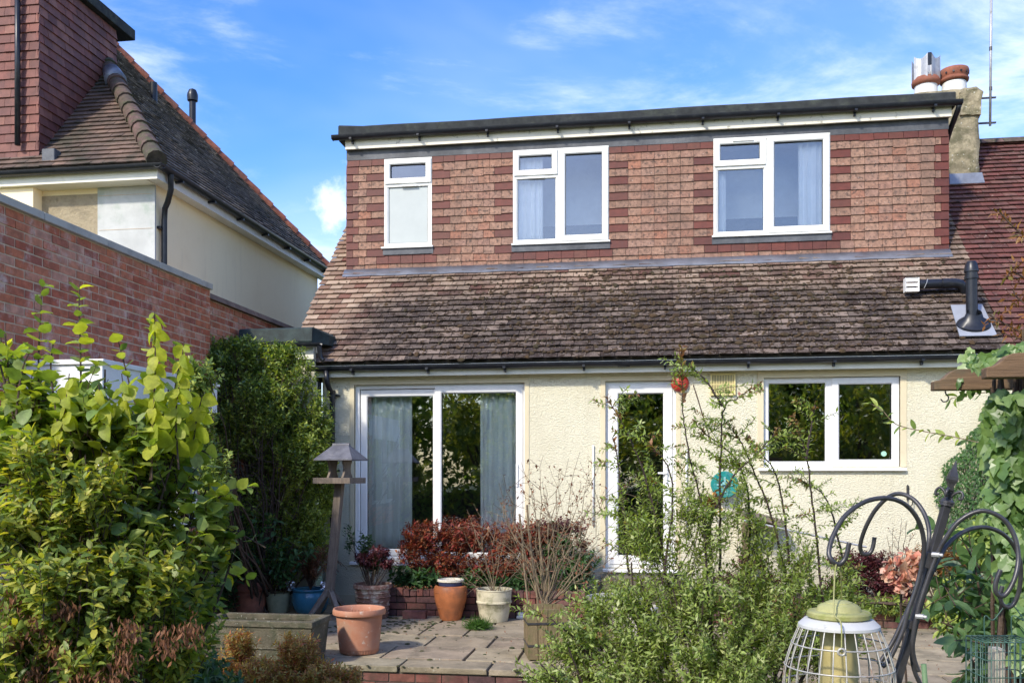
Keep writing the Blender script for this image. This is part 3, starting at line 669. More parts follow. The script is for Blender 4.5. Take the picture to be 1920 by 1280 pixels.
# ---- lead flashing along the dormer foot
fl = MB(); sec = []
n = 40
for i in range(n):
    xa = DX0-.03+(DX1+.05-DX0)*i/n; xb = DX0-.03+(DX1+.05-DX0)*(i+1)/n
    la, lb = .17+.008*math.sin(i*2.1), .17+.008*math.sin((i+1)*2.1)
    fl.add([rp(xa, SD-la, .034), rp(xb, SD-lb, .034), rp(xb, SD+.0, .036), rp(xa, SD+.0, .036), (xa, DY-.012, DZ0+.05), (xb, DY-.012, DZ0+.05)], [(0, 1, 2, 3), (3, 2, 5, 4)])
fo = fl.build('lead_flashing', M['lead'], house, smooth=True)

# ---- dormer
W1 = (-3.62, -2.96, 4.66, 5.86); W2 = (-1.855, -.59, 4.64, 5.885); W3 = (.75, 2.19, 4.645, 5.90)
dw = MB(); wall_holes(dw, DX0+.02, DX1-.02, 3.9, 6.1, [W1, W2, W3], DY, .14)
dw.add([(DX0+.02, DY, 3.9), (DX0+.02, 3.4, 3.9), (DX0+.02, 3.4, 6.1), (DX0+.02, DY, 6.1)], [(3, 2, 1, 0)])
dw.add([(DX1-.02, DY, 3.9), (DX1-.02, 3.4, 3.9), (DX1-.02, 3.4, 6.1), (DX1-.02, DY, 6.1)], [(0, 1, 2, 3)])
dorm = dw.build('dormer_wall', M['lead_dark'], house)
tiles = []
ROWS = 17; gz = (DZ1-DZ0)/ROWS
def htile(a, b, z, m, h=None):
    h = gz*1.25 if h is None else h; q = random.gauss(0, .0018); q2 = random.gauss(0, .0018); sg = random.gauss(0, .0018)
    y0a, y0b = DY-.030-abs(q), DY-.030-abs(q2)
    z += .0045*math.sin(a*1.7+z*3)+.002*math.sin(a*5.3+z*9); sg += random.choice((0,)*18+(-.008, .005))
    vs = [(a, y0a, z+sg), (b, y0b, z+sg+q*.6), (b, y0b+.012, z+sg), (a, y0a+.012, z+sg), (a, DY-.014, z+h), (b, DY-.014, z+h), (b, DY-.003, z+h), (a, DY-.003, z+h)]
    tiles.append((((a+b)/2, DY-.02, z+.05), [Vector(p) for p in vs], m))
wins = [(W1, 0), (W2, 0), (W3, 0)]
TP, TR = M['tile_pink'], M['tile_red']
for r_ in range(ROWS):
    z = DZ0+r_*gz; zc = z+gz*.5; g_ = .0025
    blocks = [(wx[0], wx[1]) for wx, _ in wins if wx[2]-.10 < zc]
    under = [(wx[0]-.11, wx[1]+.11) for wx, _ in wins if wx[2]-.10-gz < zc <= wx[2]-.10]
    edges = [DX0]+[q for b_ in blocks for q in b_]+[DX1]
    for i in range(0, len(edges), 2):
        a, b = edges[i], edges[i+1]; lc, rc = i == 0, i+2 == len(edges)
        if r_ == ROWS-1:
            n_ = max(1, round((b-a)/.167)); ww = (b-a)/n_
            for k in range(n_): htile(a+k*ww+g_, a+(k+1)*ww-g_, z, TR, gz)
            continue
        odd = r_ % 2
        la = (.165 if odd else .085) if lc else (.0 if odd else .25)
        ra = (.085 if odd else .165) if rc else (.0 if odd else .25)
        if la: htile(a-(.008 if lc else 0), a+la-g_, z, TR)
        if ra: htile(b-ra+g_, b+(.008 if rc else 0), z, TR)
        a2, b2 = a+la, b-ra
        n_ = max(1, round((b2-a2)/.168)); ww = (b2-a2)/n_
        if (b2-a2)/.168 > 7:
            # stagger half a tile on alternate rows
            cuts = [a2]+[a2+(.084 if odd else .168)+k*.168 for k in range(60) if a2+(.084 if odd else .168)+k*.168 < b2-.05]+[b2]
        else: cuts = [a2+k*ww for k in range(n_+1)]
        for p_, q_ in zip(cuts, cuts[1:]):
            mm = TR if any(u0 < (p_+q_)/2 < u1 for u0, u1 in under) else TP
            htile(p_+g_, q_-g_, z, mm)
pieces(tiles, 'hanging_tile', dorm, 300)
# lead apron under each upper window and the lead band above the tiles
for wx, _ in wins:
    la = MB(); la.box((wx[0]-.02, DY-.034, wx[2]-.10), (wx[1]+.02, DY-.012, wx[2]-.005)); la.build('lead_apron', M['lead_dark'], house, bevel=.004)
lb = MB(); xs = [DX0-.005+(DX1-DX0+.01)*i/26 for i in range(27)]
for a, b in zip(xs, xs[1:]):
    lb.add([(a, DY-.022, DZ1-.02), (b, DY-.022, DZ1-.02), (b, DY-.020+.004*math.sin(b*7), DZ1+.135), (a, DY-.020+.004*math.sin(a*7), DZ1+.135)], [(0, 1, 2, 3)])
lb.build('lead_band', M['lead_dark'], house, smooth=True)
up = M['upvc_old']
def sash_pair(wx, split, top_left, trans):
    x0, x1, z0, z1 = wx
    return wx
# left window: top hung light over obscured pane
x0, x1, z0, z1 = W1; zt = z1-.34
window(DY-.03, W1, [(x0+.012, x1-.012, zt, z1-.012, .075, .018, None), (x0+.045, x1-.045, z0+.045, zt-.03, .018, -.008, M['frost'])], up, M['glass_up'], 'window', .045, .08,
       (x0-.04, x1+.02, z0+.02, .03, .035), bars=[((x0+.04, DY-.028, zt-.04), (x1-.04, DY+.05, zt+.02))])
x0, x1, z0, z1 = W2; zt = z1-.34; xm = x0+.60
window(DY-.03, W2, [(x0+.012, xm-.01, zt, z1-.012, .075, .018, None), (x0+.045, xm-.02, z0+.045, zt-.03, .018, -.008, None), (xm+.02, x1-.012, z0+.02, z1-.012, .078, .018, None)], up, M['glass_up'], 'window', .045, .08,
       (x0-.02, x1+.02, z0+.02, .03, .035), bars=[((x0+.04, DY-.028, zt-.04), (xm, DY+.05, zt+.02)), ((xm-.02, DY-.026, z0+.04), (xm+.03, DY+.05, z1-.04))])
x0, x1, z0, z1 = W3; zt = z1-.36; xm = x0+.66
window(DY-.03, W3, [(x0+.012, xm-.01, zt, z1-.012, .075, .018, None), (x0+.045, xm-.02, z0+.045, zt-.03, .018, -.008, None), (xm+.02, x1-.012, z0+.02, z1-.012, .078, .018, None)], up, M['glass_up'], 'window', .045, .08,
       (x0-.02, x1+.02, z0+.02, .03, .035), bars=[((x0+.04, DY-.028, zt-.04), (xm, DY+.05, zt+.02)), ((xm-.02, DY-.026, z0+.04), (xm+.03, DY+.05, z1-.04))])
tv = MB()
for (a, b, z, yy) in ((W1[0]+.24, W1[0]+.46, W1[3]-.385, DY-.05), (W2[0]+.2, W2[0]+.42, W2[3]-.385, DY-.05), (W3[0]+.24, W3[0]+.50, W3[3]-.055, DY-.062)): tv.box((a, yy, z), (b, yy+.02, z+.016))
tv.build('trickle_vent', M['upvc_old'], house)
room(W1[0]-.2, W1[1]+.2, DY+.15, DY+.75, 3.9, 5.98, M['pane_backing']); room(W2[0]-.3, W2[1]+.3, DY+.15, DY+.75, 3.9, 5.98, M['pane_backing']); room(W3[0]-.3, W3[1]+.3, DY+.15, DY+.75, 3.9, 5.98, M['pane_backing'])  # made-up shallow pale boxes close behind the panes, so they look lighter
# dormer roof: felt upstand, soffit, fascia, gutter with brackets
OX0, OX1 = -4.24, 3.66
dr = MB(); sec = [(1.14, 6.145), (1.12, 6.17), (1.125, 6.285), (1.165, 6.31), (1.27, 6.28), (3.3, 6.23), (3.3, 6.12), (1.16, 6.12)]
dr.alongx(sec, OX0, OX1, 24)
for i, v in enumerate(dr.v):   # upturned left end and a gentle unevenness
    x_, y_, z_ = v; e = .03*max(0, 1-(x_-OX0)/.35)**2 if z_ > 6.22 else 0
    dr.v[i] = (x_, y_, z_+e+.004*math.sin(x_*3.1))
dr.build('dormer_roof', M['felt'], house)
df = MB(); df.box((OX0+.09, 1.15, 6.00), (OX1-.04, 1.172, 6.135)); df.box((OX0+.09, 1.173, 6.012), (OX1-.04, DY+.0, 6.026)); df.box((OX0+.088, 1.174, 6.0), (OX0+.11, 3.2, 6.13)); df.box((OX0+.112, DY+.01, 6.0), (DX0+.02, 3.2, 6.014))
df.build('dormer_fascia', M['fascia'], house, bevel=.003)
dg = MB(); dg.alongx(gutter_sec(1.09, 6.165, .058), OX0-.07, OX1+.06, 24)
dg.box((OX0-.072, 1.04, 6.115), (OX0-.066, 1.14, 6.165)); dg.box((OX1+.056, 1.04, 6.115), (OX1+.062, 1.14, 6.165))
dgu = dg.build('dormer_gutter', M['black'], house, smooth=True, angle=40)
for x in [OX0+.2+.93*i for i in range(9)]:
    if x > OX1: break
    b = MB(); b.box((x-.016, 1.024, 6.097), (x+.016, 1.149, 6.117)); b.box((x-.012, 1.115, 6.06), (x+.012, 1.149, 6.097)); b.build('bracket', M['black'], dgu)
re = MB(); re.tube([(OX1+.03, 1.09, 6.12), (OX1+.03, 1.15, 6.07), (OX1+.01, 1.35, 5.93), (OX1+.0, 1.5, 5.8), (OX1-.0, 1.65, 5.6)], .034, 8); re.build('downpipe', M['black'], house, smooth=True)

# ---- curtains (hang inside: things of their own)
def curtain(name, x0, x1, z0, z1, y, m, label, waves, amp=.025, flare=0):
    n = max(12, int(waves*8)); b = MB(); vs = []; ph = [random.uniform(0, 6.28) for _ in range(3)]
    rows = 8
    for j in range(rows+1):
        t = j/rows
        for i in range(n+1):
            s_ = i/n; xx = x0+(x1-x0)*s_*(1-flare*(1-t)*0)+flare*(t)*(1-s_)*(x1-x0)*.0
            yy = y+amp*math.sin(s_*waves*6.283+ph[0]+.3*math.sin(t*3+ph[1]))+amp*.5*math.sin(s_*waves*2.7*6.283+ph[2])
            vs.append((xx+(.05*flare*(t**2)*(1 if flare > 0 else -1))*(1-s_), yy, z0+(z1-z0)*t))
    b.add(vs, [(j*(n+1)+i, j*(n+1)+i+1, (j+1)*(n+1)+i+1, (j+1)*(n+1)+i) for j in range(rows) for i in range(n)])
    o = b.build(name, m, smooth=True); tag(o, label, 'curtain'); 
    s2 = o.modifiers.new('thick', 'SOLIDIFY'); s2.thickness = .002
    return o
cx = lambda u, y=.22: onY(u, 800, y).x
curtain('curtain', cx(680), cx(773), .60, 2.66, .23, M['curtain'], 'pale blue curtain drawn to the left side of the patio doors', 5.5, .03)
curtain('curtain', cx(900), cx(972), .60, 2.66, .23, M['curtain'], 'pale blue curtain gathered at the right side of the patio doors', 4.5, .03)
cy = lambda u: onY(u, 400, DY+.2).x
curtain('net_curtain', cy(966), cy(1020), 4.66, 5.9, DY+.11, M['net'], 'white curtain at the left of the middle dormer window', 4, .02, .5)
curtain('net_curtain', cy(1494), cy(1550), 4.66, 5.9, DY+.11, M['net'], 'white curtain at the right of the widest dormer window', 4, .02)
curtain('net_curtain', cy(1336), cy(1360), 4.66, 5.65, DY+.11, M['net'], 'narrow white curtain edge at the left of the widest dormer window', 1.5, .015)

# ---- adjoining house to the right: red roof, wall goes on
adj = thing('adjoining_house', (5.5, 0, 0), 'attached house at the far right with cleaner dark red tiled roof', 'house')
ar = MB(); ar.add([rp(3.79, 0, -.03), rp(9, 0, -.03), rp(9, RIDGE, -.03), rp(3.79, RIDGE, -.03)], [(0, 1, 2, 3)])
ar.add([rp(3.79, RIDGE, -.03), rp(9, RIDGE, -.03), (9, 6.6, 2.95), (3.79, 6.6, 2.95)], [(0, 1, 2, 3)])
aro = ar.build('roof', M['mortar_dark'], adj)
CX0, CX1, CY0, CY1 = 3.93, 4.36, 2.46, 3.10
pieces(roof_tiles(3.81, 6.6, -.02, RIDGE, .112, M['roof_red'], lambda x, s: False), 'roof_tile', aro, 300)
rd = MB()
x = 3.4
while x < 8:
    k = [(3.21-.13+.26*i/6, 6.30+.10*math.sin(math.pi*i/6)) for i in range(7)]; rd.alongx(k, x, x+.295, 1, random.random()); x += .3
rd.build('ridge_tiles', M['ridge'], aro, kind='stuff')

# ---- chimney
chim = thing('chimney_stack', (4.1, 2.8, 5.5), 'weathered cement rendered chimney stack behind the right end of the dormer', 'chimney')
import bmesh
def roughbox(a, b, sub=10, amp=.02, top_round=0, seed=1, uneven=0):
    bm = bmesh.new(); bmesh.ops.create_cube(bm, size=1)
    for v in bm.verts: v.co = Vector([a[i]+(b[i]-a[i])*(v.co[i]+.5) for i in range(3)])
    bmesh.ops.subdivide_edges(bm, edges=bm.edges[:], cuts=sub, use_grid_fill=True)
    from mathutils import noise as mn
    for v in bm.verts:
        q = mn.noise_vector(v.co*4+Vector((seed, 0, 0)))*amp + mn.noise_vector(v.co*13+Vector((seed, 5, 0)))*amp*.5; v.co += q
        if top_round:
            d = (b[2]-v.co.z)/top_round
            if d < 1:
                for i in (0, 1):
                    c = (a[i]+b[i])/2; h = (b[i]-a[i])/2
                    edge = abs(v.co[i]-c)/h
                    if edge > .6: v.co.z -= (1-max(d, 0))*(edge-.6)/.4*top_round*.55
    mb = MB(); mb.v = [tuple(v.co) for v in bm.verts]; mb.f = [tuple(v.index for v in f.verts) for f in bm.faces]; mb.r = [.5]*len(mb.f); bm.free(); return mb
kk = onY(1778, 340, CY0); kr = onY(1836, 340, CY0); ct = onY(1800, 161, CY0).z; cl = onY(1700, 175, CY0).x
roughbox((cl, CY0, 5.2), (kr.x, CY1, ct-.0), 12, .018, .10).build('stack', M['stack'], chim, smooth=True)
cr = roughbox((kr.x-.26, CY0-.035, ct-.42), (kr.x+.018, CY0+.12, ct-.02), 7, .03, .08, 5); cr.build('loose_render', M['stack'], chim)
fk = MB(); s0 = (CY0-EY)*math.sqrt(2); fk.hexa([rp(kk.x-.02, s0-.14, .03), rp(kr.x+.03, s0-.14, .03), rp(kr.x+.03, s0+.05, .03), rp(kk.x-.02, s0+.05, .03), rp(kk.x-.02, s0-.14, .045), rp(kr.x+.03, s0-.14, .045), rp(kr.x+.01, s0+.0, .12), rp(kk.x-.01, s0, .12)])
fk.build('lead_apron', M['lead'], chim)
def onC(u, v): return onY(u, v, 2.78)
# pots
a = onC(1736, 168); b = onC(1738, 152)
p1 = MB(); z0 = ct-.05; p1.lathe([(.16, 0), (.152, .12), (.150, .20)], 28, (a.x, 2.78, z0)); pot1 = thing('chimney_pot', (a.x, 2.78, z0), 'white painted chimney pot carrying a steel cowl', 'chimney pot')
p1.build('pot_body', M['pot_white'], pot1, smooth=True)
rm = MB(); rm.lathe([(.150, .19), (.185, .21), (.19, .25), (.165, .30), (.14, .31), (.12, .30)], 28, (a.x, 2.78, z0)); rm.build('rim', M['pot_clay'], pot1, smooth=True)
cw = MB(); zc0 = z0+.27; zc1 = onC(1738, 112).z
for q, (aa, ab) in enumerate(((200, 262), (278, 340), (20, 82), (98, 160))):
    pa = []; n = 8
    for i in range(n+1):
        an = R(aa+(ab-aa)*i/n); rr = .150+.035*abs(2*i/n-1)**1.5; pa.append((a.x+rr*math.cos(an), 2.78+rr*math.sin(an)))
    for (xa, ya), (xb, yb), i in zip(pa, pa[1:], range(n)):
        za, zb = zc1-.03+.05*abs(2*i/n-1)**2, zc1-.03+.05*abs(2*(i+1)/n-1)**2
        cw.add([(xa, ya, zc0), (xb, yb, zc0), (xb, yb, zb), (xa, ya, za)], [(0, 1, 2, 3)])
cw.box((a.x-.03, 2.64, zc0+.04), (a.x+.03, 2.92, zc0+.07)); cw.tube([(a.x, 2.78, zc0), (a.x, 2.78, zc1-.1)], .02, 8)
co = cw.build('cowl', M['steel'], pot1); sm = co.modifiers.new('thick', 'SOLIDIFY'); sm.thickness = .004
sl = MB(); sl.box((a.x-.022, 2.59, zc1-.15), (a.x+.022, 2.61, zc1+.02)); sl.build('cowl_slot', M['black'], pot1)
a = onC(1789, 160); pot2 = thing('chimney_pot', (a.x, 2.78, z0), 'squat orange clay pot with a row of holes, right of the cowled one', 'chimney pot')
p2 = MB(); p2.lathe([(.165, 0), (.158, .14), (.156, .18)], 28, (a.x, 2.78, z0+.03)); p2.build('pot_body', M['pot_white'], pot2, smooth=True)
r2 = MB(); r2.lathe([(.156, .20), (.185, .21), (.19, .24), (.165, .255), (.175, .27), (.195, .33), (.185, .375), (.12, .385), (.001, .385)], 28, (a.x, 2.78, z0+.02)); r2.build('cap', M['pot_clay'], pot2, smooth=True)
hh = MB()
for i in range(12):
    an = i*math.pi/6+.2; c_ = Vector((a.x+.188*math.cos(an), 2.78+.188*math.sin(an), z0+.32)); d_ = Vector((math.cos(an), math.sin(an), 0)); hh.tube([c_-d_*.01, c_+d_*.004], .014, 8)
hh.build('vent_hole', M['black'], pot2)
# aerial mast
mx = onY(1857, 200, 2.7)
mast = thing('aerial_mast', (mx.x, 2.7, mx.z), 'thin steel aerial mast bracketed to the right side of the chimney', 'mast')
mm_ = MB(); mm_.tube([onY(1856.5, 236, 2.7), onY(1859, -60, 2.7)], .017, 8); mm_.build('pole', M['steel'], mast, smooth=True)
for v in (184, 231):
    b = MB(); b.box(tuple(onY(1832, v+3, 2.72)), tuple(onY(1868, v-3, 2.69)+Vector((0, 0, 0)))); b.build('bracket', M['iron'], mast)
b = MB()
for v in (95, 170): b.lathe([(.021, 0), (.021, .05)], 8, tuple(onY(1857.5, v, 2.7)))
b.build('collar', M['iron'], mast)

# ---- soil vent stack and duct on the roof
vs_ = thing('vent_stack', tuple(rp(3.55, .55)), 'upright black soil vent pipe with flared weathering boot on the roof', 'vent pipe')
tp = onY(1818, 612, .22); 
k = MB(); bp = rp(onY(1818, 600, .2).x, .46, .05); top = Vector((bp.x+.0, bp.y, onY(1822, 490, bp.y).z)); top.x = onY(1821, 490, bp.y).x
d_ = (top-bp).normalized()
k.tube([bp-d_*.02, top-d_*.10], .062, 20); k.build('pipe', M['black'], vs_, smooth=True, angle=50)
k = MB(); k.tube([top-d_*.20, top-d_*.165], .075, 20); k.tube([top-d_*.165, top-d_*.12], .066, 20); k.tube([top-d_*.12, top-d_*.105, top-d_*.03, top], [.078, .078, .064, .045], 20); k.build('cap', M['black'], vs_, smooth=True, angle=40)
k = MB(); nrm = Vector((0, -math.sqrt(.5), math.sqrt(.5))); up_ = Vector((0, math.sqrt(.5), math.sqrt(.5)))
vsx = []; n = 24
for (rr, lf, sh) in ((.175, .055, -.05), (.165, .08, -.05), (.10, .11, -.01), (.075, .17, .03)):
    for i in range(n):
        an = 2*math.pi*i/n; vsx.append(rp(bp.x+rr*1.05*math.cos(an), .46+sh+rr*.80*math.sin(an)-.02, lf))
k.add(vsx, [(j*n+i, j*n+(i+1) % n, (j+1)*n+(i+1) % n, (j+1)*n+i) for j in range(3) for i in range(n)]); k.build('boot', M['black'], vs_, smooth=True, angle=50)
k = MB(); k.hexa([rp(bp.x-.19, .19, .045), rp(bp.x+.20, .19, .045), rp(bp.x+.18, .78, .045), rp(bp.x-.16, .78, .045), rp(bp.x-.19, .19, .056), rp(bp.x+.20, .19, .056), rp(bp.x+.18, .78, .056), rp(bp.x-.16, .78, .056)])
k.build('slate_flashing', mat('white_lead_slate', (.27, .285, .32), .6, 4, .15, bstr=.3, metal=.1), vs_)
du = thing('extractor_duct', tuple(onY(1760, 533, .75)), 'horizontal black extractor duct with a white louvred end beside the vent pipe', 'duct')
e0 = onY(1722, 533, .50); e1 = onY(1790, 531, .52); e2 = onY(1806, 538, .55); e3 = onY(1808, 556, .62)
k = MB(); k.tube([e0, e1, (e1+e2)/2+Vector((.01, 0, .012)), e2, e3, e3+Vector((0, .1, -.12))], .056, 16); k.build('pipe', M['black'], du, smooth=True, angle=60)
k = MB(); k.tube([e0+Vector((.26, 0, 0)), e0+Vector((.33, 0, 0))], .06, 16); k.build('coupling', M['black'], du, smooth=True, angle=60)
fx0, fx1 = onY(1697, 533, .44), onY(1723, 533, .44)
k = MB(); zt, zb = onY(1700, 521, .44).z, onY(1700, 547, .44).z
frame_ring(k, fx0.x, fx1.x, zb, zt, .012, .42, .52); k.build('grille_frame', M['upvc'], du)
for i in range(3):
    zz = zb+(zt-zb)*(i+.12)/3; k = MB(); k.hexa([(fx0.x+.01, .425, zz), (fx1.x-.01, .425, zz), (fx1.x-.01, .46, zz+.03), (fx0.x+.01, .46, zz+.03), (fx0.x+.01, .43, zz+.035), (fx1.x-.01, .43, zz+.035), (fx1.x-.01, .465, zz+.045), (fx0.x+.01, .465, zz+.045)]); k.build('louvre', M['upvc'], du)
k = MB(); k.tube([e0+Vector((.05, -.05, -.055)), e0+Vector((.075, -.062, .0)), e0+Vector((.09, -.045, .05))], .004, 5); k.tube([e3+Vector((-.08, -.06, -.13)), e3+Vector((-.02, -.07, -.03)), e3+Vector((.03, -.06, .04))], .005, 5); k.build('tie', M['steel'], du)

# ---- things fixed to the wall
c = onY(1275, 718, -.03)
bell = thing('alarm_bell', (c.x, 0, c.z), 'round red alarm bell on the wall at the top right corner of the kitchen door', 'alarm bell')
k = MB(); prof = [(.001, -.075), (.05, -.072), (.085, -.055), (.102, -.02), (.104, 0)]
vs = []; n = 28
for r0, yy in prof:
    for i in range(n): an = 2*math.pi*i/n; vs.append((c.x+r0*math.cos(an), yy-.001, c.z+r0*math.sin(an)))
k.add(vs, [(j*n+i, j*n+(i+1) % n, (j+1)*n+(i+1) % n, (j+1)*n+i) for j in range(len(prof)-1) for i in range(n)]); k.build('cover', M['redplastic'], bell, smooth=True)
k = MB(); k.tube([(c.x, -.080, c.z), (c.x, -.07, c.z)], .014, 12); k.build('screw_cap', M['redplastic'], bell)
c0, c1 = onY(1332, 741, -.03), onY(1379, 699, -.03)
av = thing('air_vent', ((c0.x+c1.x)/2, 0, c0.z), 'square yellowed plastic wall vent with upright slots below the eaves', 'vent')
k = MB(); frame_ring(k, c0.x, c1.x, c0.z, c1.z, .022, -.035, -.009); k.box((c0.x+.02, -.028, (c0.z+c1.z)/2-.006), (c1.x-.02, -.012, (c0.z+c1.z)/2+.006)); k.build('frame', M['ventcream'], av)
nn_ = 13
for i in range(nn_):
    xx = c0.x+.024+(c1.x-c0.x-.048)*(i+.5)/nn_; k = MB(); k.box((xx-.005, -.030, c0.z+.018), (xx+.005, -.012, c1.z-.018)); k.build('slat', M['ventcream'], av)
k = MB(); k.box((c0.x+.01, -.011, c0.z+.01), (c1.x-.01, -.0085, c1.z-.01)); k.build('backing', M['room'], av)
c = onY(1358, 908, -.08)
hr = thing('hose_reel', (c.x, 0, c.z), 'teal hose reel hung on the wall between the kitchen door and window', 'hose reel')
k = MB(); n = 32; vs = []
prof = [(.05, -.15), (.145, -.155), (.155, -.14), (.145, -.12), (.07, -.11), (.07, -.06), (.145, -.05), (.15, -.02), (.05, -.012)]
for r0, yy in prof:
    for i in range(n): an = 2*math.pi*i/n; vs.append((c.x+r0*math.cos(an), yy, c.z+r0*math.sin(an)))
k.add(vs, [(j*n+i, j*n+(i+1) % n, (j+1)*n+(i+1) % n, (j+1)*n+i) for j in range(len(prof)-1) for i in range(n)]); k.build('drum', M['teal'], hr, smooth=True, angle=40)
k = MB(); k.lathe([(.03, 0), (.03, .03)], 14, (c.x, -.17, c.z)); k.box((c.x-.09, -.165, c.z-.012), (c.x+.09, -.155, c.z+.012)); k.box((c.x-.012, -.166, c.z-.09), (c.x+.012, -.156, c.z+.09)); k.build('spoke', mat('pale_teal_plastic', (.20, .42, .42), .45, 5, .1, bstr=0), hr)
k = MB()
for q in range(4): k.tube([(c.x+.10*math.cos(a_), -.085+.01*q-.02, c.z+.10*math.sin(a_)) for a_ in [i*math.pi/8 for i in range(17)]], .011, 6)
k.tube([(c.x-.1, -.08, c.z-.05), (c.x-.16, -.09, c.z-.2), (c.x-.12, -.10, c.z-.34), (c.x-.02, -.1, c.z-.28)], .011, 6); k.build('hose', M['yellow'], hr, smooth=True)
for lab, u0, v0, v1 in (('left', 1112, 834, 905), ('right', 1287, 842, 905)):
    a, b = onY(u0, v0, -.02), onY(u0, v1, -.02)
    k = MB(); k.tube([a, b, b-Vector((0, 0, .5))], .012, 8); o = k.build('overflow_pipe', M['upvc'], smooth=True)
    tag(o, 'slim white plastic pipe running up the wall %s of the kitchen door' % lab, 'pipe')
c = onY(1659, 850, .0); k = MB(); k.lathe([(.001, 0), (.03, 0)], 16); k.v = [(c.x+x_, .045, c.z+y_) for x_, y_, _ in k.v]
tag(k.build('window_sticker', mat('mint_sticker', (.35, .62, .45), .5, 40, .3, bstr=0)), 'small round pale green sticker low on the right kitchen pane', 'sticker')
# lean-to shelf under the kitchen window: slanting board on cream upright
a = onY(1395, 975, -.30); sh_ = thing('wall_shelf', (a.x, -.2, .4), 'low lean-to shelf with a slanting lead covered board under the kitchen window', 'shelf')
k = MB(); p0, p1 = onY(1393, 962, -.35), onY(1475, 985, -.35); k.hexa([p0+Vector((0, 0, -.02)), p1+Vector((0, 0, -.02)), p1+Vector((0, .33, .03)), p0+Vector((0, .33, .03)), p0, p1, p1+Vector((0, .33, .05)), p0+Vector((0, .33, .05))]); k.build('board', M['wood_grey'], sh_)
k = MB(); k.box((p0.x+.02, -.33, .2), (p0.x+.07, -.02, p0.z-.02)); k.box((p0.x+.07, -.30, p0.z-.16), (p0.x+.35, -.27, p0.z-.06)); k.build('support', M['wood_yellow'], sh_)
a, b = onY(1395, 975, -.4), onY(1625, 1025, -.4)
k = MB(); k.tube([a, b], .012, 8); tag(k.build('garden_pole', M['steel']), 'thin grey pole leaning across the wall below the kitchen window', 'pole')
a = onY(1702, 930, -.02); k = MB(); k.tube([onY(1702, 908, -.02), onY(1702, 940, -.02), onY(1706, 950, -.05), onY(1711, 945, -.06), onY(1711, 934, -.06)], .006, 6); k.box(tuple(onY(1700, 936, -.015)), tuple(onY(1704, 910, -.001)))
tag(k.build('wall_hook', M['iron'], smooth=False), 'small black iron hook on the wall right of the kitchen window', 'hook')
a, b = onY(1300, 722, -.35), onY(1335, 830, -.6); k = MB(); k.tube(grow(a, b, 8, .02), .007, 6); tag(k.build('dead_stick', M['bark']), 'bare brown stick standing up between the bell and the wall vent', 'stick')

# ================================================================== FLAT-ROOFED EXTENSION at the left of the house
ext = thing('side_extension', (-4.5, 0, 0), 'low flat-roofed side extension with green-black felt edge beside the mossy roof', 'extension')
zt = onY(585, 612, -.35).z; zb = onY(585, 642, -.35).z; exr = onY(585, 612, -.35).x
k = MB(); sec = [(-.35, zb), (-.36, zb+.02), (-.345, zt-.02), (-.30, zt), (1.75, zt+.02), (1.75, zb)]
k.alongx(sec, -4.98, exr, 10); k.hexa([(exr, -.35, zb), (exr+.13, -.10, zb), (exr+.13, 1.0, zb), (exr, 1.0, zb), (exr, -.345, zt-.01), (exr+.12, -.10, zt-.07), (exr+.12, 1.0, zt-.02), (exr, 1.0, zt+.0)]); k.build('felt_roof', M['felt_green'], ext)
k = MB(); k.box((-4.98, -.30, zb-.19), (exr-.0, -.27, zb-.055)); k.build('fascia', M['fascia_clean'], ext)
k = MB(); k.alongx(gutter_sec(-.37, zb-.01, .045), -4.98, exr+.12, 6); k.tube([(exr+.09, -.37, zb-.03), (exr+.10, -.36, zb-.10), (exr+.105, -.34, zb-.18), (exr+.14, -.34, zb-.215)], .03, 10); k.build('gutter', M['black'], ext, smooth=True, angle=45)
k = MB(); k.box((-4.98, -.22, -.4), (-4.06, -.20, zb-.1)); k.box((-4.98, -.2, zb-.1), (-4.06, 1.7, zb)); k.build('wall', M['render'], ext)

# ================================================================== NEIGHBOUR: tall red brick garden wall (side of an extension)
bw = thing('brick_boundary_wall', (-5.1, -2, 0), 'tall red brick wall with stone coping running back along the left boundary', 'wall')
k = MB(); k.box((-5.9, -4.9, -.44), (-5.004, -1.04, 3.69)); k.box((-5.9, -1.04, -.44), (-5.054, 1.9, 3.60)); k.build('wall_core', M['mortar'], bw)
bl = []
def lay(x, y0, y1, z0, z1, hd=False):
    r_ = 0; z = z1
    while z > z0:
        z -= .075; y = y0-(.1125 if r_ % 2 else 0)-.2
        while y < y1:
            ln_ = .212; a, b = max(y, y0), min(y+ln_, y1)
            if b-a > .03:
                q = max(-.0018, random.gauss(.0005, .0022)); dz = random.gauss(0, .0012)
                vs = [(x-.05, a, z+dz), (x+q, a, z+dz), (x+q, b, z+dz), (x-.05, b, z+dz), (x-.05, a, z+.062+dz), (x+q, a, z+.062+dz), (x+q, b, z+.062+dz), (x-.05, b, z+.062+dz)]
                if z > .8: bl.append(((x, (a+b)/2, z+.03), vs, M['brick']))
            y += .2255
        r_ += 1
lay(-5.0, -4.9, -1.045, .8, 3.69)
in1 = [b for b in bl if b[0][1] > -4.75 and b[0][2] > 2.5]; out1 = [b for b in bl if not (b[0][1] > -4.75 and b[0][2] > 2.5)]
bl = []; lay(-5.05, -1.03, 1.9, 1.6, 3.60)
pieces(in1, 'brick', bw, 300, 'bricks'); pieces(out1+bl, 'bricks_rest', bw, 0, 'bricks')
y = -4.9
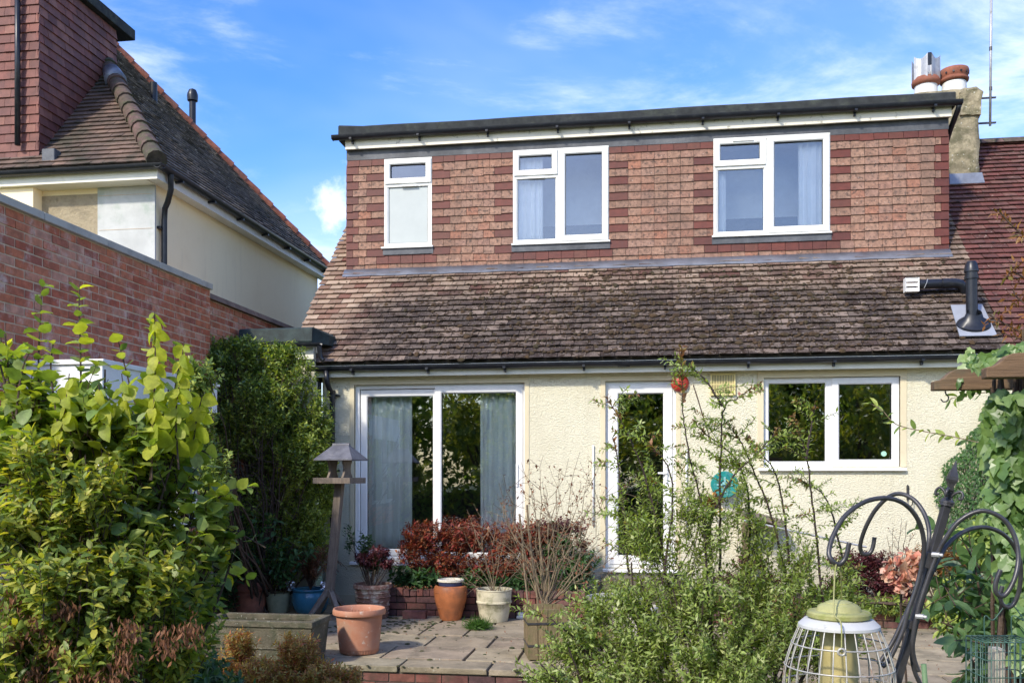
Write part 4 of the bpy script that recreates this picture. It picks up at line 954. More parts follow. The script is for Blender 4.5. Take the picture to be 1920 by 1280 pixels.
while y < -1.06:
    k = MB(); e = min(y+.9, -1.04); k.hexa([(-5.35, y+.003, 3.69), (-4.965, y+.003, 3.69), (-4.965, e-.003, 3.69), (-5.35, e-.003, 3.69), (-5.35, y+.003, 3.775), (-4.965, y+.003, 3.755), (-4.965, e-.003, 3.755), (-5.35, e-.003, 3.775)], 0.0)
    k.build('coping', M['stonecap'], bw, bevel=.005); y += .9
y = -1.03
while y < 1.88:
    k = MB(); e = min(y+.6, 1.9); k.hexa([(-5.35, y+.003, 3.60), (-5.00, y+.003, 3.60), (-5.00, e-.003, 3.60), (-5.35, e-.003, 3.60), (-5.35, y+.003, 3.69), (-5.03, y+.003, 3.67), (-5.03, e-.003, 3.67), (-5.35, e-.003, 3.69)], 0.0)
    k.build('capping_tile', M['cap_dark'], bw, bevel=.004); y += .6

# ================================================================== NEIGHBOUR HOUSE
nh = thing('neighbour_house', (-8.5, 2, 0), 'tall cream neighbouring house with hipped tiled roof and tile-hung dormer at the left', 'house')
NX, NY, NE = -6.0, -.50, 5.15     # right wall plane, front wall plane, eaves height
NB = 5.05
k = MB(); k.box((-14, NY+.02, 0), (NX, NB, NE)); k.build('wall', M['nrender'], nh)
# front wall patches: bare panel, rough mortar panel, pilaster
c0 = onY(183, 300, NY); c1 = onY(78, 330, NY); 
k = MB(); k.box((c0.x, NY, 3.0), (NX+.012, NY+.03, NE-.052))
kz = NE-.06
k.build('bare_panel', M['block'], nh)
for i in range(3):
    zz = 5.0-.42*i; k = MB(); k.box((c0.x+.02, NY-.004, zz-.004), (NX-.02, NY+.0, zz)); k.build('block_joint', M['mortar'], nh)
k = MB(); k.box((c1.x, NY+.006, 3.0), (c0.x, NY+.025, NE-.12)); k.build('rough_panel', M['screed'], nh)
k = MB(); k.box((-14, NY-.16, 3.0), (onY(62, 330, NY-.16).x, NY+.03, NE-.052)); k.build('pilaster', M['nrender'], nh)
k = MB(); k.box((-14, NY-.20, NE-.05), (NX+.02, NY+.02, NE+.0)); k.box((-14, NY-.225, NE-.05), (NX+.17, NY-.20, NE+.11)); k.build('fascia', M['fascia_clean'], nh)
k = MB(); k.box((NX+.001, NY-.20, NE-.035), (NX+.149, NB+.18, NE-.02)); k.box((NX+.15, NY-.22, NE-.045), (NX+.172, NB+.2, NE+.10)); k.build('side_fascia', M['upvc_old'], nh)
k = MB(); k.alongx(gutter_sec(NY-.285, NE+.10, .055), -14, NX+.28, 10)
k.alongy([(a_+NX+.23-(-.20), b_) for a_, b_ in gutter_sec(-.20, NE+.10, .055)], NY-.33, NB+.25, 20)
ng = k.build('gutter', M['black'], nh, smooth=True, angle=45)
for i in range(7):
    k = MB(); yy = NY+.2+.85*i; k.box((NX+.172, yy-.015, NE+.02), (NX+.28, yy+.015, NE+.045)); k.build('bracket', M['black'], ng)
xd = NX+.05; k = MB(); yd = onX(308, 400, NX+.06).y
k.tube([(NX+.23, yd-.16, NE+.06), (NX+.23, yd-.15, NE-.12), (NX+.14, yd-.06, NE-.24), (NX+.07, yd, NE-.30), (NX+.06, yd, NE-.45), (NX+.06, yd, 3.72)], .036, 10); k.box((NX, yd-.07, NE-.56), (NX+.05, yd+.07, NE-.53)); k.build('downpipe', M['black'], nh, smooth=True, angle=50)
k = MB(); k.tube([(NX+.23, NB+.15, NE+.06), (NX+.2, NB+.1, NE-.15), (NX+.06, NB-.06, NE-.35), (NX+.06, NB-.06, 2.5)], .036, 10); k.build('downpipe', M['black'], nh, smooth=True, angle=50)
# hipped roof
ex, ey0, ey1 = NX+.17, NY-.24, NB+.2; H = (ey1-ey0)/2; ez = NE+.14; NT = 1.16
apex = Vector((ex-H, (ey0+ey1)/2, ez+H*NT))
k = MB(); k.add([(ex, ey0, ez), (ex, ey1, ez), apex, (-14, apex.y, apex.z), (-14, ey0, ez), (-14, ey1, ez)], [(0, 1, 2), (0, 2, 3, 4), (2, 1, 5, 3)])
nro = k.build('roof', M['mortar_dark'], nh)
ca = 1/math.hypot(1, NT); sa = NT*ca
def hip_tiles(side):
    out = []; s = 0; row = 0; W = H/ca
    while s < W:
        lo = ey0+s*ca; hi = ey1-s*ca
        if side == 'right': a0, a1 = lo, hi
        else: a0, a1 = -11.5, ex-s*ca
        p = a0-(row % 2)*.083-random.uniform(0, .02)
        while p < a1:
            a, b = max(p, a0), min(p+.163, a1)
            if b-a > .03:
                l = .125; u = .03+abs(random.gauss(0, .004)); u2 = .03+abs(random.gauss(0, .004))
                if side == 'right': fn = lambda t, ss, n: Vector((ex-ss*ca+n*sa, t, ez+ss*sa+n*ca))
                else: fn = lambda t, ss, n: Vector((t, ey0+ss*ca-n*sa, ez+ss*sa+n*ca))
                sg = random.gauss(0, .003)
                vs = [fn(a, s+sg, u-.016), fn(b, s+sg, u2-.016), fn(b, s+l, -.004), fn(a, s+l, -.004), fn(a, s+sg, u), fn(b, s+sg, u2), fn(b, s+l, .008), fn(a, s+l, .008)]
                out.append((fn((a+b)/2, s, 0), vs, M['nroof_grey'] if side == 'right' else M['nroof']))
            p += .167
        s += .102; row += 1
    return out
pieces(hip_tiles('front')+hip_tiles('right'), 'roof_tile', nro, 0, 'roof_tiles')
# hip tiles: mossy near hip, orange far hip
for (a, b, m, r_, n) in ((Vector((ex, ey0, ez+.03)), apex+Vector((0, 0, .03)), M['ridge'], .12, 14), (Vector((ex, ey1, ez+.03)), apex+Vector((0, 0, .03)), M['ridge_red'], .085, 16)):
    L_ = (b-a).length; st = .30 if r_ > .1 else .3; i = 0; d_ = (b-a)/L_
    while i*st < L_*.98:
        k = MB(); s0 = a+d_*(i*st-.02); s1 = a+d_*(i*st+st+.03)
        k.tube([s0+Vector((0, 0, .0)), s1-Vector((0, 0, .012))], [r_*1.02, r_*.86], 12, 0.0); k.build('hip_tile', m, nro, smooth=True, angle=50); i += 1
# tile-hung dormer on the front slope
FX, FY, BY, TZ = -7.50, -.56, 1.10, 7.86
zs_ = lambda y: ez+(y-ey0)*NT          # height of the front slope at y
k = MB(); k.box((-14, FY+.02, ez), (FX-.02, BY, TZ)); nd_ = k.build('dormer_wall', M['mortar_dark'], nh)
out = []; gq = .112; row = 0; z = zs_(FY)-.04
while z < TZ-.05:
    off = (row % 2)*.083
    def put(a, b, fn, c): out.append((c, [Vector(w_) for w_ in fn(a, b, abs(random.gauss(0, .003)))], M['ntile']))
    h1 = z+gq*1.2; p = -9.6-off
    while p < FX:
        a, b = p, min(p+.163, FX+.03)
        if b-a > .03: put(a, b, lambda a, b, q: [(a, FY-.032-q, z), (b, FY-.030-q, z), (b, FY-.016, z), (a, FY-.016, z), (a, FY-.014, h1), (b, FY-.014, h1), (b, FY, h1), (a, FY, h1)], ((a+b)/2, FY, z))
        p += .167
    p = FY-off
    while p < BY:
        a, b = max(p, FY-.03), min(p+.163, BY)
        if b-a > .03 and (a+b)/2 < (z+.12-ez)/NT+ey0: put(a, b, lambda a, b, q: [(FX+.014, a, z), (FX+.03+q, a, z), (FX+.03+q, b, z), (FX+.014, b, z), (FX-.004, a, h1), (FX+.012, a, h1), (FX+.012, b, h1), (FX-.004, b, h1)], (FX, (a+b)/2, z))
        p += .167
    z += gq; row += 1
pieces(out, 'hanging_tile', nd_, 300)
k = MB(); k.box((-14, FY-.10, TZ-.02), (FX+.10, BY+.35, TZ+.13)); k.build('dormer_roof', M['felt'], nh, bevel=.01)
k = MB(); k.tube([(onY(33, 100, FY-.09).x, FY-.09, TZ+.1), (onY(33, 100, FY-.09).x, FY-.09, 5.62)], .034, 10); k.build('downpipe', M['black'], nh, smooth=True)
k = MB(); c = onY(92, 250, FY-.12); k.box((c.x-.10, FY-.12, zs_(FY-.12)+.0), (c.x+.07, FY+.04, zs_(FY)+.05)); k.build('lead_box', M['lead_dark'], nh, bevel=.01)
k = MB(); k.tube([apex+Vector((ex-apex.x, ey0-apex.y, ez-apex.z))*.545+Vector((0, 0, .02)), apex+Vector((ex-apex.x, ey0-apex.y, ez-apex.z))*.49+Vector((0, 0, .04))], [.15, .12], 10); k.build('lead_saddle', M['lead'], nh, smooth=True)
# roof vents on the side slope
for (u, v, h, lab) in ((288, 190, .28, 'pipe'), (361, 240, .55, 'vent')):
    # where the sight line meets the side slope
    r_ = ray(u, v); t_ = (ez-CZ+(ex)*NT)/(r_.z+NT*r_.x); p_ = CAM+r_*t_
    k = MB(); k.tube([p_-Vector((0, 0, .15)), p_+Vector((0, 0, h))], .055, 14)
    if lab == 'vent': k.lathe([(.056, h-.12), (.085, h-.10), (.09, h-.02), (.085, h+.02), (.06, h+.08), (.001, h+.11)], 14, tuple(p_))
    k.build('roof_vent', M['black'], nro, smooth=True, angle=40)

# ================================================================== WHITE-FASCIA LEAN-TO in front of the brick wall (mostly behind the shrub)
lt = thing('lean_to', (-4.6, -3.3, 0), 'low lean-to with white fascia board and dark windows behind the tall left shrub', 'lean-to')
LX = -4.30; LY0, LY1 = -4.25, -2.35
k = MB(); k.box((-5.6, LY0-.02, 2.20), (LX+.02, LY0, 2.46)); k.box((LX, LY0, 2.20), (LX+.02, LY1+.02, 2.46)); k.box((-5.6, LY0-.04, 2.46), (LX+.04, LY1+.04, 2.50)); k.build('fascia', M['upvc'], lt, bevel=.004)
k = MB(); k.box((-4.99, LY0, 2.36), (LX, LY1, 2.455)); k.build('roof', M['felt'], lt)
k = MB(); k.box((-4.99, LY0+.05, .9), (LX-.02, LY0+.06, 2.2)); k.box((-4.995, LY1-.06, -.4), (LX-.02, LY1-.02, 2.2)); k.build('end_wall', M['room'], lt)
bl = []; lay(LX, LY0, LY1, .8, 1.10); lay(LX, LY1-.36, LY1, 1.1, 2.2)
pieces(bl, 'brick', lt, 60, 'bricks')
k = MB(); k.box((LX-.05, LY0, -.4), (LX-.012, LY1, 1.1)); k.box((LX-.05, LY1-.36, 1.1), (LX-.012, LY1, 2.2)); k.build('wall', M['mortar_dark'], lt)
def ring_x(mb, x, y0, y1, z0, z1, w):
    mb.box((x-.05, y0, z0), (x, y0+w, z1)); mb.box((x-.05, y1-w, z0), (x, y1, z1)); mb.box((x-.05, y0+w, z0), (x, y1-w, z0+w)); mb.box((x-.05, y0+w, z1-w), (x, y1-w, z1))
for a, b in ((LY0+.02, LY0+.80), (LY0+.80, LY1-.36)):
    k = MB(); ring_x(k, LX+.005, a, b, 1.13, 2.2, .05); f_ = k.build('window', M['upvc_old'], lt)
    k = MB(); k.box((LX-.03, a+.05, 1.18), (LX-.024, b-.05, 2.15)); k.build('pane', M['glass'], f_)

# ================================================================== RAISED BED WALLS against the house
def bed(name, x0, x1, y0, h, label):
    t = thing(name, ((x0+x1)/2, y0, 0), label, 'raised bed')
    k = MB(); k.box((x0+.01, y0+.01, -.02), (x1-.01, -.022, h-.06)); k.build('soil', M['soil'], t)
    k = MB(); k.box((x0+.012, y0+.012, 0), (x1-.012, y0+.09, h-.01)); k.build('mortar', M['mortar_dark'], t)
    items = []; z = .005; r_ = 0
    while z+.06 < h-.04:
        x = x0-(r_ % 2)*.112
        while x < x1:
            a, b = max(x, x0), min(x+.215, x1); q = random.gauss(0, .004)
            if b-a > .04: items.append((((a+b)/2, y0, z), [(a, y0+q, z), (b, y0+q, z), (b, y0+.1, z), (a, y0+.1, z), (a, y0+q, z+.063), (b, y0+q, z+.063), (b, y0+.1, z+.063), (a, y0+.1, z+.063)], M['brick_old']))
            x += .226
        z += .075; r_ += 1
    x = x0; h0 = h
    while x < x1-.06:     # soldier course on top
        q = random.gauss(0, .005); dz = random.gauss(0, .005)
        items.append(((x+.03, y0, z), [(x, y0-.012+q, z), (x+.066, y0-.012+q, z), (x+.066, y0+.12, z), (x, y0+.12, z), (x, y0-.012+q, h0+dz), (x+.066, y0-.012+q, h0+dz), (x+.066, y0+.12, h0+dz), (x, y0+.12, h0+dz)], M['brick_old'])); x += .076
    pieces(items, 'brick', t, 300)
    return t
bed('raised_bed', -3.1, -.75, -.80, .30, 'low old brick bed wall below the patio doors holding the scarlet shrub')
bed('raised_bed', .55, 3.6, -.85, .30, 'low old brick bed wall below the kitchen window')
k = MB(); k.box((-.72, -.62, .0), (.52, -.01, .22)); st_ = k.build('door_step', M['stone'], bevel=.01); tag(st_, 'stone step in front of the kitchen door', 'step')
k = MB(); k.box((-.60, -.33, .222), (.30, -.01, .42)); tag(k.build('door_step', M['stone'], bevel=.01), 'upper stone step directly under the kitchen door', 'step')
bk = thing('loose_brick', (-2.62, -.98, 0), 'single mossy brick lying at the foot of the brick bed wall', 'brick')
k = MB(); k.box((-.13, -.05, 0), (.13, .05, .09)); k.build('brick_body', M['brick_old'], bk, bevel=.008, inv=False)

# ================================================================== POTS
def pot(name, u, v, r, h, prof, m, label, z=0, n=40, rimm=None, rim=None, wob=None, soil=.86, tilt=0, cat='plant pot'):
    c = onZ(u, v, z); c.y += r*.55; t = thing(name, (c.x, c.y, z), label, cat)
    k = MB(); k.lathe([(a*r, b*h) for a, b in prof], n, wob=wob); k.build('pot_body', m, t, smooth=True, inv=False, angle=45)
    if rim:
        k = MB(); k.lathe([(a*r, b*h) for a, b in rim], n); k.build('rim', rimm or m, t, smooth=True, inv=False, angle=45)
    if soil:
        k = MB(); rr = r*.88; k.lathe([(rr, h*soil), (rr*.5, h*(soil+.03)), (.001, h*(soil+.035))], 20); k.build('soil', M['soil'], t, inv=False)
    t.rotation_euler = (0, tilt, random.random()*6)
    return t
pan = [(.001, 0), (.74, 0), (.76, .02)]
P_old = pot('terracotta_pot', 461, 1152, .21, .37, pan+[(.80, .2), (.86, .45), (.90, .72), (.98, .74), (1.0, .98), (.97, 1), (.90, .99), (.88, .8)], M['terracotta_old'], 'old cracked terracotta pot behind the stone trough, leftmost of the row')
P_green = pot('green_pot', 517, 1150, .135, .235, pan+[(.86, .15), (.95, .45), (1, .7), (1.0, .86), (.93, .9), (.96, 1), (.90, 1), (.88, .8)], M['greenpot'], 'squat pale green pot between the old terracotta and blue pots')
P_blue = pot('blue_pot', 575, 1152, .215, .29, [(.001, 0), (.62, 0), (.70, .03), (.88, .2), (.98, .45), (1.0, .65), (.95, .83), (.90, .88), (.98, .92), (1.0, .97), (.97, 1), (.88, .99), (.86, .8)], M['blueglaze'], 'blue glazed round pot holding brown ferns')
P_bask = pot('ribbed_clay_pot', 693, 1160, .215, .38, pan+[(.80, .2), (.86, .5), (.91, .86), (1.0, .88), (1.01, .95), (.98, 1), (.90, .99), (.88, .8)], M['basketpot'], 'lime stained clay pot with basketwork rings left of the brick bed')
k = MB()
for i in range(7):
    zz = .05+.285*i/6; rr = .215*(.775+.14*zz/.33)+.001
    k.tube([(rr*math.cos(a), rr*math.sin(a), zz+.004*math.sin(a*12+i*math.pi)) for a in [j*math.pi/24 for j in range(49)]], .009, 5, cap=False)
k.build('basket_ring', M['basketpot'], P_bask, inv=False, smooth=True)
P_tc = pot('terracotta_planter', 665, 1228, .235, .40, [(.001, .02), (.70, .02), (.735, .05), (.86, .86), (.86, .88)], M['terracotta'], 'empty ribbed orange plastic pot standing at the patio edge', rim=[(.86, .87), (.99, .875), (1.0, .89), (1.0, .955), (.975, 1.0), (.93, 1.0), (.90, .97), (.88, .9), (.76, .12), (.001, .12)], wob=lambda a, z: 1+.034*(abs(math.sin(a*22))-.6)*(1 if .015 < z < .35 else 0), n=192, soil=0)
k = MB()
for i in range(4): a = i*math.pi/2+.4; k.box((.13*math.cos(a)-.03, .13*math.sin(a)-.03, 0), (.13*math.cos(a)+.03, .13*math.sin(a)+.03, .012))
k.build('foot', M['terracotta'], P_tc, inv=False)
P_urn = pot('orange_urn', 841, 1163, .185, .40, [(.001, 0), (.60, 0), (.62, .02), (.76, .25), (.92, .5), (1.0, .72), (1.0, .84), (.95, .91), (.82, .94), (.8, .9)], M['urn'], 'tall orange glazed urn at the edge of the brick bed', soil=0)
k = MB()
for i in range(4):
    for a0 in (.2, 2.2, 4.3): k.tube([(.185*(.98+.02*(i > 1))*math.cos(a0+q*.1)*(.80+.055*i+.02), .185*math.sin(a0+q*.1)*(.80+.055*i+.04), .14+.055*i) for q in range(5)], .006, 5)
k.build('ridge_mark', M['urn'], P_urn, inv=False, smooth=True)
q_ = P_urn.location; t = thing('white_pot', (q_.x, q_.y, .36), 'small cream pot with navy rim nested in the orange urn', 'plant pot')
k = MB(); k.lathe([(.10, -.05), (.128, .02), (.135, .055)], 32); k.build('pot_body', M['navyrim'], t, smooth=True, inv=False)
k = MB(); k.lathe([(.134, .055), (.146, .06), (.146, .08), (.13, .085), (.122, .04), (.10, -.04), (.001, -.045)], 32); k.build('rim', M['whitepot'], t, smooth=True, inv=False, angle=40)
P_cream = pot('cream_pot', 923, 1166, .20, .35, pan+[(.84, .3), (.92, .56), (.97, .58), (.97, .62), (.93, .64), (.97, .96), (1.0, .97), (1.0, 1), (.92, 1), (.88, .8)], M['creampot'], 'green stained cream pot right of the orange urn')
P_wb = pot('white_bowl', 1150, 1160, .27, .20, [(.001, 0), (.45, 0), (.55, .1), (.84, .7), (.93, .84), (1.0, .86), (1.01, .96), (.97, 1), (.90, .98), (.86, .8)], M['whitepot'], 'wide off-white bowl raised behind the pale planter', z=.22, n=40, soil=.8)
P_wp = pot('pale_planter', 1185, 1205, .24, .34, pan+[(.85, .35), (.93, .8), (1.0, .82), (1.0, .97), (.96, 1), (.90, .98), (.86, .8)], M['whitepot'], 'pale stone-coloured planter in front of the wide white bowl')
P_can = pot('enamel_bucket', 1000, 1150, .11, .20, pan+[(.9, .5), (1.0, .95), (1.03, .98), (1.0, 1), (.95, .97)], mat('grey_green_enamel', (.16, .24, .23), .4, 8, .2, dirt=(.4, .42, .38), dscale=10), 'small grey-green bucket behind the wooden planter', soil=.7)
k = MB(); c = onZ(985, 1160); k.box((c.x-.10, c.y, 0), (c.x+.08, c.y+.12, .035)); k.box((c.x-.09, c.y+.01, .036), (c.x+.07, c.y+.11, .07)); tag(k.build('saucer_stack', M['pot_white'], bevel=.008), 'two pale flat trays stacked beside the grey-green bucket', 'tray')
# stave planter
c = onZ(1018, 1238); t = thing('wooden_planter', (c.x, c.y+.17, 0), 'tall mossy square wooden planter at the patio edge right of the terracotta pot', 'planter')
t.rotation_euler = (0, 0, .25)
hw = .165; hh_ = .44
for sx in range(4):
    for i in range(4):
        k = MB(); a = -hw+i*hw/2+.003; b = -hw+(i+1)*hw/2-.003
        k.hexa([(a, -hw, .01), (b, -hw, .01), (b, -hw+.018, .01), (a, -hw+.018, .01), (a*1.06, -hw*1.06, hh_+random.uniform(-.01, .01)), (b*1.06, -hw*1.06, hh_), (b*1.06, -hw+.018-.01, hh_), (a*1.06, -hw+.018-.01, hh_)], 0.0)
        rm_ = Matrix.Rotation(sx*math.pi/2, 3, 'Z'); k.v = [tuple(rm_ @ Vector(p)) for p in k.v]; k.build('stave', M['wood_yellow'], t, inv=False)
for zz in (.12, .31):
    k = MB(); q = hw*(1+.06*zz/.44)+.003
    for sx in range(4):
        b_ = MB(); b_.box((-q-.002, -q-.003, zz), (q, -q, zz+.018)); rm_ = Matrix.Rotation(sx*math.pi/2, 3, 'Z'); k.add([tuple(rm_ @ Vector(p)) for p in b_.v], b_.f)
    k.build('hoop', M['iron'], t, inv=False)
k = MB(); k.box((-.155, -.155, .3), (.155, .155, .39)); k.build('soil', M['soil'], t, inv=False)
# stone trough
c0, c1 = onZ(384, 1246), onZ(604, 1240)
c1.y = c0.y+.02; tr = thing('stone_trough', ((c0.x+c1.x)/2, c0.y+.18, 0), 'long mossy stone trough in front of the row of old pots', 'trough')
Lh = (c1.x-c0.x)/2+.02; hT = .385; dp_ = .21
def troughbox(mb, l0, d0, z0, l1, d1, z1): mb.hexa([(-l0, -d0, z0), (l0, -d0, z0), (l0, d0, z0), (-l0, d0, z0), (-l1, -d1, z1), (l1, -d1, z1), (l1, d1, z1), (-l1, d1, z1)])
from mathutils import noise as mnoise
k = MB(); k.box((-Lh+.06, -dp_+.05, .02), (Lh-.06, dp_-.05, .05))
def slabw(a, b, c_, d, e, f): k.box((a, b, c_), (d, e, f))
k.hexa([(-Lh+.03, -dp_+.03, .0), (Lh-.03, -dp_+.03, .0), (Lh-.03, -dp_+.07, .0), (-Lh+.03, -dp_+.07, .0), (-Lh, -dp_, hT-.05), (Lh, -dp_, hT-.05), (Lh-.04, -dp_+.05, hT-.05), (-Lh+.04, -dp_+.05, hT-.05)])
k.hexa([(-Lh+.03, dp_-.07, .0), (Lh-.03, dp_-.07, .0), (Lh-.03, dp_-.03, .0), (-Lh+.03, dp_-.03, .0), (-Lh+.04, dp_-.05, hT-.05), (Lh-.04, dp_-.05, hT-.05), (Lh, dp_, hT-.05), (-Lh, dp_, hT-.05)])
k.hexa([(Lh-.07, -dp_+.035, .0), (Lh-.03, -dp_+.035, .0), (Lh-.03, dp_-.035, .0), (Lh-.07, dp_-.035, .0), (Lh-.05, -dp_+.02, hT-.05), (Lh-.001, -dp_+.02, hT-.05), (Lh-.001, dp_-.02, hT-.05), (Lh-.05, dp_-.02, hT-.05)])
k.hexa([(-Lh+.03, -dp_+.035, .0), (-Lh+.07, -dp_+.035, .0), (-Lh+.07, dp_-.035, .0), (-Lh+.03, dp_-.035, .0), (-Lh+.001, -dp_+.02, hT-.05), (-Lh+.05, -dp_+.02, hT-.05), (-Lh+.05, dp_-.02, hT-.05), (-Lh+.001, dp_-.02, hT-.05)])
k.build('trough_body', M['stone'], tr, inv=False)
k = MB()
for a, b in (((-Lh-.015, -dp_-.015), (Lh+.015, -dp_+.045)), ((-Lh-.015, dp_-.045), (Lh+.015, dp_+.015)), ((-Lh-.015, -dp_+.045), (-Lh+.045, dp_-.045)), ((Lh-.045, -dp_+.045), (Lh+.015, dp_-.045))): k.box((*a, hT-.05), (*b, hT))
k.box((-Lh+.02, -dp_+.012, .05), (Lh-.02, -dp_+.03, .08)); k.box((-Lh+.01, -dp_+.004, .15), (Lh-.01, -dp_+.02, .165))
k.build('trough_rim', M['stone'], tr, inv=False, bevel=.014)
k = MB(); k.box((-Lh+.04, -dp_+.05, .2), (Lh-.04, dp_-.05, .28)); k.build('soil', M['soil'], tr, inv=False)
a, b = onZ(372, 1290, -.1), at(381, 1172, 7.6); k = MB(); k.tube([a, b], .012, 6); tag(k.build('garden_stake', M['wood_grey']), 'thin wooden stake leaning beside the left end of the stone trough', 'stake')
for u, v, lab in ((548, 1103, 'left'), (612, 1102, 'right')):
    c = P_blue.location; x_ = onY(u, v, c.y).x; z_ = .31; k = MB(); pts = []
    n = 5; vs = [(x_+(i/n-.5)*.10+random.uniform(-.01, .01), c.y-.06+random.uniform(-.02, .02), z_+(j/n-.4)*.11+random.uniform(-.01, .01)) for j in range(n+1) for i in range(n+1)]
    k.add(vs, [(j*(n+1)+i, j*(n+1)+i+1, (j+1)*(n+1)+i+1, (j+1)*(n+1)+i) for j in range(n) for i in range(n)]); o = k.build('foil_scrap', M['foil'])
    tag(o, 'crumpled silver foil scrap stuck in the %s side of the blue pot' % lab, 'foil')

# ================================================================== BIRD TABLE
bz = onZ(622, 1160); tt = bz-CAM; dep = tt.y/ray(622, 1160).y
def bt(u, v, dy=0): r_ = ray(u, v); return CAM+r_*((bz.y+dy-CAM.y)/r_.y)
bird = thing('bird_table', (bz.x, bz.y, 0), 'weathered wooden bird table with slate-grey pitched roof leaning slightly right', 'bird table')
top = bt(637, 905); bot = bt(617, 1118); hw = .042
def post(mb, a, b, w): mb.hexa([(a.x-w, a.y-w, a.z), (a.x+w, a.y-w, a.z), (a.x+w, a.y+w, a.z), (a.x-w, a.y+w, a.z), (b.x-w, b.y-w, b.z), (b.x+w, b.y-w, b.z), (b.x+w, b.y+w, b.z), (b.x-w, b.y+w, b.z)])
k = MB(); 
for j in range(6): pass
ax = (top-bot).normalized(); rot = Matrix.Rotation(-.09, 3, 'Z')
def rp_(c, dx, dy, dz): d_ = rot @ Vector((dx, dy, 0)); return c+Vector((d_.x, d_.y, dz))
k.hexa([rp_(bot, a*hw, b*hw, 0) for a, b in ((-1, -1), (1, -1), (1, 1), (-1, 1))]+[rp_(top, a*hw, b*hw, 0) for a, b in ((-1, -1), (1, -1), (1, 1), (-1, 1))]); k.build('pole', M['wood_grey'], bird, bevel=.003)
for i in range(4):
    a_ = .5+.35+i*math.pi/2; d_ = Vector((math.cos(a_), math.sin(a_), 0)); s_ = Vector((-d_.y, d_.x, 0))*.026; foot = Vector((bot.x, bot.y, .0))+d_*.27; hi_ = bot+Vector((0, 0, .07))+d_*.03
    k = MB(); e = Vector((0, 0, .045)); k.hexa([foot-s_-d_*.0, foot+s_, foot+s_+d_*.035, foot-s_+d_*.035, hi_-s_-e, hi_+s_-e, hi_+s_+e*.6, hi_-s_+e*.6]); k.build('leg', M['wood_grey'], bird, bevel=.003)
pc = bt(637, 901); hp = .205; k = MB()
k.hexa([rp_(pc, a*hp, b*hp, -.012) for a, b in ((-1, -1), (1, -1), (1, 1), (-1, 1))]+[rp_(pc, a*hp, b*hp, .004) for a, b in ((-1, -1), (1, -1), (1, 1), (-1, 1))]); k.build('platform', M['wood_grey'], bird)
for (a0, b0), (a1, b1) in ((((-1, -1), (1, -.93))), (((-1, .93), (1, 1))), (((-1, -.93), (-.93, .93))), (((.93, -.93), (1, .93)))):
    k = MB(); c4 = ((a0, b0), (a1, b0), (a1, b1), (a0, b1)); k.hexa([rp_(pc, a*(hp+.012), b*(hp+.012), -.028) for a, b in c4]+[rp_(pc, a*(hp+.012), b*(hp+.012), .034) for a, b in c4]); k.build('lip', M['wood_grey'], bird, bevel=.002)
rt = bt(640, 861)
for sx in (-1, 1):     # shaped uprights: waisted boards
    k = MB(); prof = [(-.13, 0), (.13, 0), (.125, .03), (.085, .07), (.075, .11), (.09, .15), (.11, .17), (.11, .20), (-.11, .20), (-.11, .17), (-.09, .15), (-.075, .11), (-.085, .07), (-.125, .03)]
    hs_ = (rt.z-pc.z)/.20; base = rp_(pc, sx*.085, 0, .004); vs = [rp_(base, dx, a, b*hs_) for dx in (-.012, .012) for a, b in prof]; m_ = len(prof)
    k.add(vs, [(i, (i+1) % m_, m_+(i+1) % m_, m_+i) for i in range(m_)]+[tuple(range(m_))[::-1], tuple(range(m_, 2*m_))]); k.build('upright', M['wood_grey'], bird)
M['slatefelt'] = mat('grey_slate_roof', (.12, .12, .135), .6, 8, .3, dirt=(.25, .24, .24), dscale=14, dlo=.5, dhi=.7, damt=.6, bs=40, bstr=.5)
rh = .155; hr_ = .225
for q, (e1, e2) in enumerate((((-1, -1), (1, -1)), ((1, -1), (1, 1)), ((1, 1), (-1, 1)), ((-1, 1), (-1, -1)))):
    tp_ = rt+Vector((0, 0, rh)); a = rp_(rt, e1[0]*hr_, e1[1]*hr_, 0); b = rp_(rt, e2[0]*hr_, e2[1]*hr_, 0); f = .36
    c_ = rp_(rt, e2[0]*hr_*.42, e2[1]*hr_*.10, rh); d_ = rp_(rt, e1[0]*hr_*.42, e1[1]*hr_*.10, rh)
    k = MB(); dn = Vector((0, 0, -.012)); k.hexa([a+dn, b+dn, c_+dn, d_+dn, a, b, c_, d_]); k.build('roof_panel', M['slatefelt'], bird)
k = MB(); k.tube([rp_(rt, -hr_*.44, 0, rh+.003), rp_(rt, hr_*.44, 0, rh+.003)], .022, 8); k.build('ridge', M['slatefelt'], bird)

# ================================================================== FEEDING STATION (foreground right)
def q5(x, y, t): return at(1400+x/2.91, 840+y/2.91, t)
TP0 = 1.88
pole = thing('feeder_pole', tuple(at(1640, 1400, TP0)), 'leaning dark iron bird feeder pole with four hooked arms and a spear finial', 'feeder pole')
def smoothpts(pts, n=6):
    pts = [Vector(p) for p in pts]; out = []
    for i in range(len(pts)-1):
        p0, p1, p2, p3 = pts[max(i-1, 0)], pts[i], pts[i+1], pts[min(i+2, len(pts)-1)]
        for j in range(n):
            t = j/n; out.append(.5*((2*p1)+(-p0+p2)*t+(2*p0-5*p1+4*p2-p3)*t*t+(-p0+3*p1-3*p2+p3)*t**3))
    out.append(pts[-1]); return out
pa, pb = q5(1093, 300, TP0), q5(640, 1900, TP0)
ax = (pb-pa).normalized(); sd_ = ax.cross(Vector((0, 1, 0))).normalized(); fd = ax.cross(sd_).normalized()
